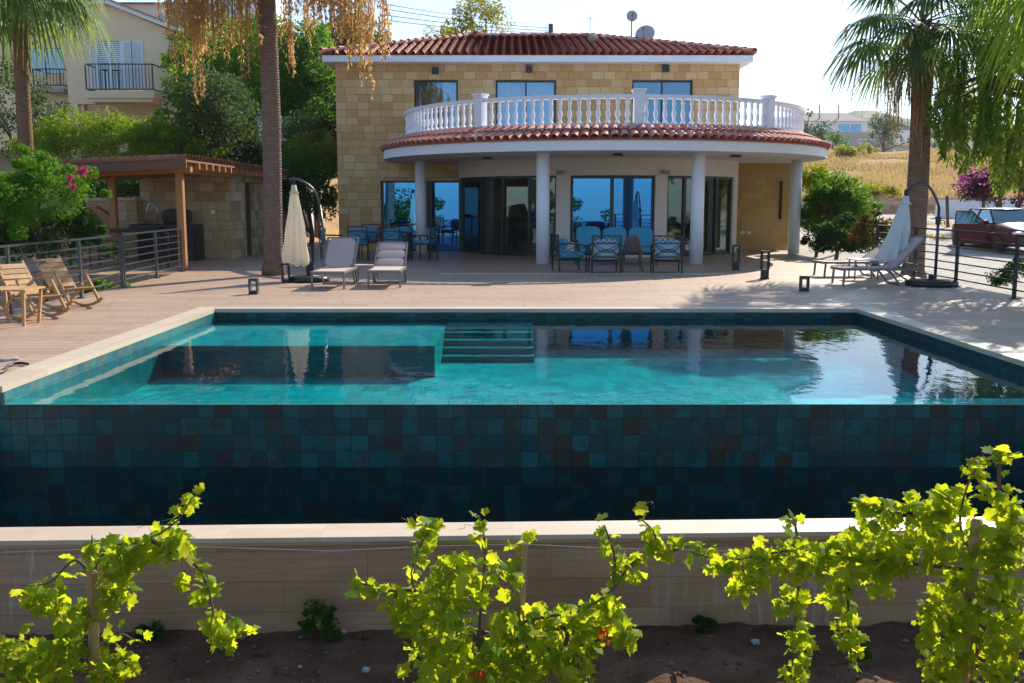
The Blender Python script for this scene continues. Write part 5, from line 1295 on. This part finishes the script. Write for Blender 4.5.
# --- garden behind the viewpoint (seen mirrored in the glass)
bush('tree','round green tree in the garden behind the viewpoint','tree',(-9,-22,-1.2),(5,3,3.2),50,1.1,200,.25,M['leaf_mid'])
bush('hedge','yellow-green hedge in the garden behind the viewpoint','hedge',(4,-17,-2.0),(7,2,1.7),60,.7,220,.2,M['leaf_yellow'],trunk=False)
# --- dry grass on the field
def tufts(n, xr_, yr_, h, name, mat, cond=lambda x,y: True, blades=7):
    pts = []
    while len(pts) < n:
        x = random.uniform(*xr_); y = random.uniform(*yr_)
        if cond(x,y): pts.append((x,y,terr(x,y)))
    pts = np.repeat(np.array(pts), blades, 0); m = len(pts); pts[:,:2] += rng.normal(size=(m,2))*.12
    hh = h*(.4+rng.random(m)); lean = rng.normal(size=(m,2))*.35; an = rng.random(m)*PI; w = .02+.03*rng.random(m)
    dx, dy = np.cos(an)*w, np.sin(an)*w; z = pts[:,2]
    V = np.stack([np.stack([pts[:,0]-dx,pts[:,1]-dy,z-.05],1), np.stack([pts[:,0]+dx,pts[:,1]+dy,z-.05],1),
        np.stack([pts[:,0]+dx*.4+lean[:,0]*hh,pts[:,1]+dy*.4+lean[:,1]*hh,z+hh],1), np.stack([pts[:,0]-dx*.4+lean[:,0]*hh,pts[:,1]-dy*.4+lean[:,1]*hh,z+hh],1)],1).reshape(-1,3)
    tag(npmesh(name, V, np.arange(4*m).reshape(-1,4), mat), kind='stuff')
tufts(11000, (13,62), (56.8,112), .30, 'dry_grass', M['grass_dry'], lambda x,y: .26 < x/y < .58 and math.sin(x*.45+1.7*math.sin(y*.21))+math.sin(y*.33+1.3*math.sin(x*.3))+random.uniform(-.8,.8) > -.35)
tufts(1200, (9,30), (36,55.5), .10, 'verge_weeds', M['grass_dry'], lambda x,y: x/y > .27 and math.sin(x*.8+y*.5) > .55)
# --- palms
def droop_leaves(pts, L, w):
    n = len(pts); a = rng.normal(size=(n,3))*.45+np.array([0,0,-1]); a /= np.linalg.norm(a,axis=1)[:,None]
    b = np.cross(a, rng.normal(size=(n,3))); b /= np.linalg.norm(b,axis=1)[:,None]; s = (L*(.6+.8*rng.random(n)))[:,None]
    V = np.stack([pts, pts+a*s*.4+b*w, pts+a*s, pts+a*s*.4-b*w],1).reshape(-1,3); return V, np.arange(4*n).reshape(-1,4)
def fan_leaf(mb, st, hub, dirv, rad, nseg=34, spread=118, droop=.35, width=.85):
    d = dirv.normalized(); s = d.cross(V3((0,0,1)))
    if s.length < .05: s = V3((1,0,0))
    s.normalize(); n = s.cross(d)
    st.tube([hub[0], hub[0].lerp(hub[1],.5)+V3((0,0,.05)), hub[1]], [.022,.016,.011], 5, cap=False)
    for i in range(nseg):
        th = R(lerp(-spread,spread,(i+.5)/nseg)); dd = d*math.cos(th)+s*math.sin(th); dth = R(2*spread/nseg)
        L = rad*(1-.28*(abs(th)/R(spread))**2)*random.uniform(.92,1.06); side = (s*math.cos(th)-d*math.sin(th))
        vs = []
        for k,(t_,w_) in enumerate(((.04,1),(.3,1),(.55,1.0),(.78,.55),(1.0,.08))):
            wd = L*min(t_,.55)*dth*.5*w_*width if t_ > .05 else .01
            g = droop*L*(t_**2.2)*(1+.6*random.random()*(t_ > .6)); p = hub[1]+dd*L*t_*(1-.12*t_*droop)-V3((0,0,g))+n*(.02*(i%2)*L*(t_ > .1))
            vs += [p-side*wd, p+side*wd]
        mb.add(vs, [(2*k,2*k+1,2*k+3,2*k+2) for k in range(4)])
def hanging(mbp, pts_out, a, b, L, n, spreadr=.10):
    """a drooping fruit stalk: arches from a to b then hangs down"""
    mid = a.lerp(b,.55)+V3((0,0,.35)); path = arc3(a, mid, b, 10); mbp.tube(path, [.018]*5+[.012]*6, 5, cap=False)
    for s in range(9):
        off = V3((random.gauss(0,spreadr),random.gauss(0,spreadr),0)); LL = L*random.uniform(.55,1.05); st = path[-1-random.randint(0,3)]
        e = st+off-V3((0,0,LL)); mbp.tube([st, st+off*.7-V3((0,0,LL*.35)), e], .007, 4, cap=False)
        for k in range(n//9):
            t_ = random.random()**.8; q = st+off*min(1,t_*1.8)-V3((0,0,LL*t_)); r_ = .018+.022*math.sin(PI*t_)
            pts_out.append((q.x+random.gauss(0,r_), q.y+random.gauss(0,r_), q.z+random.gauss(0,.04)))
def palm(label, base, top, r0, r1, nleaf, lrad, pet, leafm, trunkm, hang=(), elev=(-50,75), seed=1, droop=.4, azr=None, skirt_n=0, hang_n=260, hsize=.06):
    random.seed(seed); base = V3(base); top = V3(top); r = thing('palm_tree', label, 'palm tree', base)
    mb = MB(); n = 40; pts = []; rs = []
    for i in range(n+1):
        u = i/n; p = base.lerp(top,u)+V3((.10*math.sin(u*3+seed)*(1-u),0,0)); pts.append(p); rs.append(lerp(r0*(1.25 if u < .04 else 1),r1,u)*(1+.015*random.uniform(-1,1)))
    mb.tube(pts, rs, 20); mb.build('trunk', M[trunkm], r)
    # leaf-base boots below the crown
    mb = MB()
    for i in range(46):
        a = i*2.4; z = top.z-1.0*(i/46); rr = lerp(r1,r0,.15)
        c_ = V3((top.x+rr*math.cos(a),top.y+rr*math.sin(a),z)); mb.bar(c_, c_+V3((.16*math.cos(a),.16*math.sin(a),.22)), .10,.03, up=(math.cos(a),math.sin(a),0))
    mb.build('leaf_bases', M[trunkm], r)
    mb = MB(); st = MB()
    for i in range(nleaf):
        el = R(lerp(elev[1],elev[0],((i+.5)/nleaf)**.9)); az = i*2.39996+seed if azr is None else R(random.uniform(*azr))
        d = V3((math.cos(az)*math.cos(el),math.sin(az)*math.cos(el),math.sin(el))); pl = pet*random.uniform(.85,1.15)
        hb = top+V3((0,0,.15)); h1 = hb+d*pl-V3((0,0,.18*pl*math.cos(el)))
        fan_leaf(mb, st, (hb,h1), (d-V3((0,0,.35*math.cos(el)))), lrad*random.uniform(.85,1.1), droop=droop*random.uniform(.7,1.3))
    mb.build('crown', M[leafm], r); st.build('petioles', M['petiole'], r)
    if hang:
        mb = MB(); po = []
        for (bx,by,bz,L) in hang: hanging(mb, po, top+V3((0,0,-.05)), V3((bx,by,bz)), L, hang_n)
        hs = mb.build('fruit_stalks', M['dead_frond'], r); V, Fq = droop_leaves(np.array(po), hsize, hsize*.17); WM[hs.name] = wm(r); npmesh('dry_fruit', V, Fq, M['dead_frond'], hs)
    return r
T1 = P(17,-22,30); B1 = P(28,165,30); B1.z = -.6
palm('palm with a bare tan trunk and shaggy green crown at the far left', B1, (T1.x,30,T1.z), .23,.19, 40, 1.45, 1.45, 'palm_leaf_mid', 'palm_trunk_red', seed=3, elev=(-28,80), droop=.6)
# middle palm: crown above the frame, dry fruit stalks hang into view
mx, my = -5.2, 21.5
def H(px, py0, py1, Y):
    a = P(px,py0,Y); b = P(px,py1,Y); return (a.x, Y, a.z, (a.z-b.z)*1.12)
hg = [H(168,-25,55,21),H(180,-20,70,21.6),H(186,-20,92,21.3),H(198,-30,48,22),H(172,-10,38,20.6),H(206,-40,52,21),H(222,-50,62,21.8),H(238,-40,40,22),H(246,-30,62,21),H(160,-30,30,21.5),H(190,-5,60,21.9),
      H(290,-45,60,21),H(316,-45,38,21.5),H(322,-30,22,20.8),H(339,-35,30,21.3),H(357,-25,56,20.8),H(367,-25,74,21.2),H(377,-20,88,20.9),H(372,-30,60,21.6),H(383,-15,60,21.2),H(350,-40,20,21.4)]
palm('middle palm with thick grey trunk and long dry fruit stalks hanging from above', (P(278,275,my).x,my,-.02), (P(263,-55,my).x,my,P(263,-55,my).z), .20,.185, 40, 1.2, 1.15, 'palm_leaf', 'palm_trunk', hang=hg, seed=5, elev=(-5,80), hang_n=560, hsize=.09)
rx_, ry2 = 9.45, 23.3
hr = [(x*1.084,y*1.084,CAM_H+(z-CAM_H)*1.084,l*1.05) for x,y,z,l in [H(888,62,120,21.2),H(892,66,150,21),H(884,70,112,21.4),H(896,55,140,21.3),H(930,60,130,21.1),H(936,70,110,21.2),H(918,60,135,21.05),H(908,62,110,21.1),H(925,66,150,21.05)]]
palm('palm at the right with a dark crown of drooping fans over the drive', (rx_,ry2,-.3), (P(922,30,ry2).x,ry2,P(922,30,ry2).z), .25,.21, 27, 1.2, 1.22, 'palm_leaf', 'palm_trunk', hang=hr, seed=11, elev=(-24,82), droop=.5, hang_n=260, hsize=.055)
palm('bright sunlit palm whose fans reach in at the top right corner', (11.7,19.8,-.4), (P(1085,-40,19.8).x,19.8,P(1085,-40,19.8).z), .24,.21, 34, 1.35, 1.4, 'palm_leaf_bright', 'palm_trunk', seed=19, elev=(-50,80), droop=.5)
# --- weeping pepper tree at the right edge
pt = thing('pepper_tree', 'dark weeping tree with hanging leafy strands at the right edge', 'tree', (12.2,22.5,-.3))
mb = MB(); tp = V3((11.8,22.5,4.2)); mb.tube([(12.2,22.5,-.4),(12.1,22.5,1.5),(11.9,22.5,3),tp], [.22,.18,.15,.1], 10)
random.seed(4); lp = []; dirs = []
for i in range(118):
    px = random.uniform(928,1075); pyt = random.uniform(20,118); Y = random.uniform(21.2,24.2); s0 = P(px,pyt,Y)
    low = interp(px, [(925,95),(942,150),(960,175),(985,170),(1000,192),(1015,205),(1030,190),(1080,190)])
    e_ = P(px, random.uniform(max(pyt+20,low-45), low), Y); L = s0.z-e_.z
    if L < .2: continue
    if i%3 == 0: mb.tube([tp.lerp(V3((12,22.5,3)),random.random()*.5), tp.lerp(s0,.6)+V3((0,0,.25)), s0], [.05,.03,.012], 5, cap=False)
    m = int(L*95)
    for k in range(m):
        t_ = random.random(); a = random.random()*2*PI; rr = .055*random.random()+.01
        lp.append((s0.x+math.cos(a)*rr+.06*math.sin(t_*5+i), s0.y+math.sin(a)*rr, s0.z-L*t_))
mb.build('trunk', M['bark'], pt)
lp = np.array(lp); V, Fq = droop_leaves(lp, .15, .02); 
half = rng.random(len(lp)) < .72
npmesh('crown', V, Fq, M['leaf_pepper'], pt)
# ================================================================ FOREGROUND VINES
LO = [(0,0),(.22,-.12),(.46,.02),(.40,.20),(.60,.42),(.36,.50),(.34,.74),(.16,.72),(0,1.0)]
outl = LO+[(-x,y) for x,y in reversed(LO[1:-1])]
LV = np.array([(0,.36,0)]+[(x,y,0) for x,y in outl]); LV[:,2] = -.30*np.abs(LV[:,0])**1.3-.22*(LV[:,1]-.36)**2; LV[:,1] -= .2
nl = len(outl); LF = np.array([(0,1+i,1+(i+1)%nl) for i in range(nl)])
def vine_leaves(pts, size):
    n = len(pts); s = (size*(.38+.95*rng.random(n)))[:,None,None]
    nrm = rng.normal(size=(n,3))*.75+np.array([.1,-.45,.75]); nrm /= np.linalg.norm(nrm,axis=1)[:,None]
    t_ = rng.normal(size=(n,3))*.7+np.array([0,-.3,-.8]); x = np.cross(t_, nrm); x /= np.linalg.norm(x,axis=1)[:,None]; y = np.cross(nrm, x)
    lv = LV[None]*np.array([1,1,1])+np.zeros((n,1,1)); lv[:,:,2] *= rng.uniform(.2,2.6,size=(n,1)); lv = lv+rng.normal(size=lv.shape)*.045
    V = pts[:,None,:]+(lv[:,:,0:1]*x[:,None,:]+lv[:,:,1:2]*y[:,None,:]+lv[:,:,2:3]*nrm[:,None,:])*s
    nv = len(LV); Fq = (LF[None]+np.arange(n)[:,None,None]*nv).reshape(-1,3)
    return V.reshape(-1,3), Fq
def vine(label, canes, clusters, base, reds=(), dens=.062, size=.068):
    r = thing('grapevine', label, 'vine', base); mb = MB(); pts = []
    for cn in canes:
        p = [P(*q) for q in cn]; 
        if len(p) > 2:
            f = []
            for i in range(len(p)-1):
                a = p[max(0,i-1)]; b = p[i]; c = p[i+1]; d = p[min(len(p)-1,i+2)]
                for k in range(5):
                    u = k/5; f.append(.5*((2*b)+(c-a)*u+(2*a-5*b+4*c-d)*u*u+(3*b-a-3*c+d)*u**3))
            f.append(p[-1]); p = f
        n = len(p); mb.tube(p, [lerp(.011,.003,i/(n-1)) for i in range(n)], 6)
        for q in p[2:]:
            for k in range(1): pts.append(np.array(q)+rng.normal(size=3)*.03)
    pts = np.array(pts); al = [pts]
    for (px,py,rx,ry_,Y) in clusters:
        n = max(3,int(rx*ry_*dens)); c = np.array(P(px,py,Y)); k = Y/1000.
        d = rng.normal(size=(n,3)); d /= np.linalg.norm(d,axis=1)[:,None]; d *= (rng.random(n)**.42)[:,None]
        al.append(c+d*np.array([rx*k, min(.32,(rx+ry_)*.5*k), ry_*k]))
    al = np.concatenate(al); mb.build('canes', M['bark'], r)
    V, Fq = vine_leaves(al, size); npmesh('leaves', V, Fq, M['vine_leaf'], r)
    # fine tendrils
    mb = MB()
    for i in range(26):
        q = V3(al[random.randrange(len(al))]); d = V3((random.gauss(0,1),random.gauss(0,.6),random.uniform(-.2,1))).normalized()
        mb.tube([q+d*.02*k+V3((.012*math.sin(k*1.7+i),0,.012*math.cos(k*1.7))) for k in range(7)], .0013, 4, cap=False)
    tag(mb.build('tendrils', M['petiole'], r), kind='stuff')
    if reds:
        rp = [np.array(P(px,py,Y))+rng.normal(size=(nn,3))*.02 for px,py,Y,nn in reds]; V, Fq = vine_leaves(np.concatenate(rp), size*.8); tag(npmesh('red_leaves', V, Fq, M['vine_red'], r), kind='stuff')
YV = 5.15
random.seed(21)
vine('small grapevine tied to a stake at the lower left with one arm reaching right',
 [[(92,690,YV),(90,620,YV),(94,575,YV),(110,548,YV),(150,538,YV),(178,520,YV),(192,498,YV),(201,494,YV)],
  [(94,580,YV),(75,560,YV),(50,582,YV),(22,586,YV)], [(150,540,YV),(190,560,YV),(205,580,YV),(212,605,YV),(220,640,YV),(258,625,YV)],
  [(90,640,YV),(60,650,YV),(20,640,YV),(0,645,YV)],[(92,650,YV),(120,635,YV),(133,640,YV)],[(92,560,YV),(92,535,YV)]],
 [(35,598,14,16,YV),(60,606,16,20,YV),(120,560,18,30,YV-.05),(150,548,32,18,YV),(180,545,20,16,YV),(115,590,22,16,YV),(90,548,9,9,YV),(184,580,9,9,YV),(213,590,6,8,YV),(200,598,8,8,YV),(220,628,19,19,YV),(248,630,8,6,YV),
  (20,655,26,18,YV-.05),(60,660,30,25,YV-.1),(115,665,25,20,YV-.1),(95,608,30,10,YV),(20,680,22,14,YV-.1),(176,520,5,4,YV),(75,630,15,12,YV)], (P(92,690,YV).x,YV,-1.15), dens=.12)
vine('dense grapevine at the bottom centre spreading either side of a square stake',
 [[(470,690,YV),(455,640,YV),(420,600,YV),(412,570,YV),(425,535,YV),(430,520,YV)], [(412,590,YV),(385,590,YV),(362,584,YV),(356,590,YV)],
  [(480,690,YV),(480,620,YV),(485,560,YV),(482,525,YV),(476,515,YV)], [(480,640,YV),(530,620,YV),(580,610,YV),(612,590,YV),(630,565,YV),(650,555,YV),(668,552,YV)],
  [(560,650,YV),(600,640,YV),(630,632,YV)],[(612,590,YV),(615,560,YV),(606,530,YV),(604,525,YV)],[(650,557,YV),(655,535,YV),(640,518,YV)],[(668,552,YV),(690,545,YV)]],
 [(428,528,17,11,YV),(422,548,15,16,YV),(448,566,16,14,YV),(400,592,18,12,YV),(372,592,14,5,YV),(415,612,28,26,YV-.05),(470,580,22,36,YV),(450,620,30,40,YV-.05),(430,655,32,34,YV-.1),(482,530,6,10,YV),(510,580,12,24,YV),(513,546,9,7,YV),
  (520,640,42,34,YV-.1),(565,618,34,22,YV),(605,612,26,18,YV),(590,640,25,18,YV),(628,637,14,12,YV),(480,668,60,28,YV-.15),(550,668,50,22,YV-.15),(606,545,7,10,YV),(622,566,17,14,YV),(636,578,14,6,YV),(655,548,12,9,YV),(650,528,5,6,YV),(672,540,10,8,YV),(530,536,7,4,YV),(440,588,20,20,YV)],
 (P(475,690,YV).x,YV,-1.15), reds=[(604,638,YV-.28,4),(600,632,YV-.28,2),(479,678,YV-.38,4)], dens=.085)
YR = 5.0
vine('large grapevine covering the lower right corner with the tallest shoots',
 [[(975,695,YR),(978,620,YR),(972,560,YR),(960,520,YR),(975,470,YR),(1005,455,YR)], [(972,560,YR),(920,520,YR),(880,510,YR),(860,505,YR)], [(970,570,YR),(880,560,YR),(800,550,YR),(730,560,YR),(690,552,YR)],
  [(800,552,YR),(798,600,YR),(792,650,YR),(795,683,YR)], [(850,560,YR),(848,620,YR),(852,665,YR)],[(1000,455,YR),(1000,500,YR),(1015,540,YR),(1030,560,YR)],[(975,600,YR),(1010,590,YR),(1040,600,YR)],[(795,525,YR),(792,512,YR)],[(800,560,YR),(796,530,YR),(793,514,YR)]],
 [(1000,455,20,9,YR),(975,470,16,8,YR),(990,490,12,12,YR),(1015,510,16,22,YR),(955,500,22,16,YR),(925,505,30,18,YR),(890,510,34,14,YR),(865,505,12,8,YR),(880,540,42,26,YR),(930,545,42,32,YR),(990,560,34,40,YR-.1),
  (840,560,34,24,YR),(800,560,34,20,YR),(760,560,30,20,YR),(725,560,24,10,YR),(700,548,12,7,YR),(750,585,22,18,YR),(790,600,18,18,YR),(840,600,20,20,YR),(875,570,20,30,YR),(800,640,17,22,YR),(795,672,16,14,YR),(848,632,20,16,YR),(856,655,8,8,YR),
  (900,560,20,18,YR),(960,600,40,34,YR-.1),(1005,620,30,50,YR-.15),(940,630,30,24,YR-.1),(950,665,30,24,YR-.15),(1000,670,34,24,YR-.2),(792,518,9,6,YR),(785,540,22,8,YR),(685,540,8,6,YR),(1010,540,18,30,YR-.1)],
 (P(975,695,YR).x,YR,-1.15), dens=.085)
def stake(px, pyt, Y, w, label, lean=0):
    a = P(px,pyt,Y); mb = MB(); mb.bar((a.x-lean,Y,-1.3), a, w, w, up=(.6,.8,0)); mb.bar(a, a+(a-V3((a.x-lean,Y,-1.3))).normalized()*.01, w*.8,w*.8, up=(.6,.8,0)); tag(mb.build('wooden_stake', M['stake_wood'], None, bevel=.003), label, 'stake', 'vine stakes')
stake(92,572,YV-.03,.042,'wooden stake inside the small left grapevine', .03)
stake(522,543,YV+.05,.045,'square wooden stake rising from the middle grapevine', .04)
stake(977,520,YR-.06,.05,'wooden stake inside the large right grapevine', .02)
mb = MB(); pp = [(-20,553),(94,549),(205,547),(330,551),(440,546),(522,544),(600,548),(760,552),(977,548),(1060,550)]
mb.tube([P(x,y,YV+.03) for x,y in pp], .0022, 5); tag(mb.build('trellis_wire', M['dish'], None), 'thin wire stretched between the vine stakes in front of the retaining wall', 'wire')
mb = MB(); a = P(94,632,YV+.02); mb.lathe([(.028,0),(.031,.006),(.028,.012)], a, 12); tag(mb.build('plant_tie', M['leaf_mid'], None), 'green tie round the stake of the left grapevine', 'tie')
# small weeds and stones on the soil
bush('tree','dense dark green tree mass between the middle palm and the olive-green tree','tree',at(215,75,47),(pr(60,47),2.0,pr(58,47)),60,.95,300,.20,M['leaf_mid'],tr=.2)
bush('shrub','dark low shrubs filling the slope just left of the middle palm behind the outbuilding','shrub',at(243,158,36),(pr(34,36),1.0,pr(18,36)),40,.45,420,.11,M['leaf_dark'],trunk=False)
bush('shrub','dark evergreen shrub mass on the slope right of the middle palm trunk','shrub',at(318,150,37.5),(pr(34,37),1.2,pr(42,37)),50,.5,420,.12,M['leaf_dark'],trunk=False)
cl = []; cf = []
for i in range(2600):
    x = random.uniform(-5,5); y = random.uniform(4.6,6.05); s_ = random.choice((.004,.006,.008,.012,.018))*random.uniform(.6,1.4); z = soilh(x,y)+s_*.2; b = len(cl)
    q = [(1,0,0),(-1,0,0),(0,1,0),(0,-1,0),(0,0,1),(0,0,-1)]; cl += [(x+v[0]*s_*random.uniform(.7,1.4), y+v[1]*s_*random.uniform(.7,1.4), z+v[2]*s_*random.uniform(.5,.9)) for v in q]
    cf += [(b+a_,b+c_,b+d_) for a_,c_,d_ in ((0,2,4),(2,1,4),(1,3,4),(3,0,4),(2,0,5),(1,2,5),(3,1,5),(0,3,5))]
M['clod'] = island('soil_clods', [(.10,.058,.036),(.15,.09,.06),(.22,.14,.09),(.34,.27,.20)], .95, spec=.08)
tag(npmesh('soil_clods', np.array(cl), np.array(cf), M['clod']), kind='stuff')
def soil(px,py): return G(px,py,-1.12)
q = soil(320,640); bush('weed','small dark bushy weed against the retaining wall left of the middle vine','weed',(q.x,q.y,-1.0),(.12,.06,.16),26,.038,420,.02,M['leaf_mid'],base_z=-1.13,trunk=False,aspect=.4)
q = soil(705,632); bush('weed','tiny weed at the wall foot between the middle and right vines','weed',(q.x,q.y,-1.08),(.07,.05,.05),10,.03,900,.02,M['leaf_dark'],base_z=-1.13,trunk=False)
q = soil(865,660); bush('weed','tiny green seedling on the soil under the right vine','weed',(q.x,q.y,-1.08),(.04,.04,.04),6,.03,700,.02,M['leaf_mid'],base_z=-1.13,trunk=False)
q = soil(150,640); bush('weed','sparse dark weed at the wall foot beside the left vine','weed',(q.x,q.y,-1.07),(.12,.05,.05),10,.04,500,.02,M['leaf_dark'],base_z=-1.13,trunk=False)
for px,py,s_,lb in ((366,671,.022,'small grey stone left of the middle vine'),(755,643,.026,'flat brown stone on the soil below the right vine'),(344,633,.02,'round pale stone at the foot of the retaining wall'),(300,668,.012,'small pebble on the soil in the gap right of the left vine')):
    q = soil(px,py); mb = MB(); mb.cushion((q.x,q.y,q.z+.008),(s_*2,s_*1.6,s_*1.1),puff=.5,n=5); mb.v = [(x+random.uniform(-1,1)*s_*.12,y+random.uniform(-1,1)*s_*.12,z) for x,y,z in mb.v]; tag(mb.build('stone', M['concrete'], None), lb, 'stone')
# ================================================================ LIGHT, AIR, CAMERA
AZ, EL = R(32), R(31.5)
t = NT('haze_air'); pv = t.n('ShaderNodeVolumePrincipled'); pv.inputs['Color'].default_value = (.86,.93,1,1); pv.inputs['Density'].default_value = HAZE; pv.inputs['Anisotropy'].default_value = .2
t.l(pv.outputs[0], t.out.inputs['Volume'])
mb = MB(); mb.bb(-3100,3100,-3100,3100,-75,330); tag(mb.build('haze', t.m, None), kind='stuff')
w = bpy.data.worlds.new('World'); sc.world = w; w.use_nodes = True; nt = w.node_tree
sky = nt.nodes.new('ShaderNodeTexSky'); sky.sky_type = 'NISHITA'; sky.sun_disc = False; sky.sun_elevation = EL; sky.sun_rotation = AZ
sky.air_density = 1.0; sky.dust_density = .5; sky.ozone_density = 2.0; sky.altitude = 50
bg = nt.nodes['Background']; mxs = nt.nodes.new('ShaderNodeMix'); mxs.data_type = 'RGBA'; mxs.blend_type = 'MULTIPLY'; mxs.inputs[0].default_value = 1; mxs.inputs[7].default_value = (.82,.95,1.10,1); nt.links.new(sky.outputs[0], mxs.inputs[6]); nt.links.new(mxs.outputs[2], bg.inputs[0]); bg.inputs[1].default_value = .115
L = bpy.data.lights.new('sun', 'SUN'); L.energy = 5.0; L.angle = R(.53); L.color = (1,.91,.76); so = bpy.data.objects.new('sun', L); COL.objects.link(so)
sd = V3((math.sin(AZ)*math.cos(EL), math.cos(AZ)*math.cos(EL), math.sin(EL))); so.rotation_euler = (-sd).to_track_quat('-Z','Y').to_euler(); so.location = (10,10,30)
cam = bpy.data.cameras.new('camera'); cam.sensor_width = 36; cam.lens = 36*F/1024; cam.clip_end = 30000; cam.clip_start = .05
co = bpy.data.objects.new('camera', cam); COL.objects.link(co); co.location = (0,0,CAM_H); co.rotation_euler = (PI/2-PITCH,0,0); sc.camera = co
sc.view_settings.view_transform = 'Standard'; sc.view_settings.look = 'None'; sc.view_settings.exposure = EXPO; sc.view_settings.gamma = 1
sc.cycles.max_bounces = 8; sc.cycles.transparent_max_bounces = 16; sc.cycles.caustics_reflective = False; sc.cycles.caustics_refractive = False
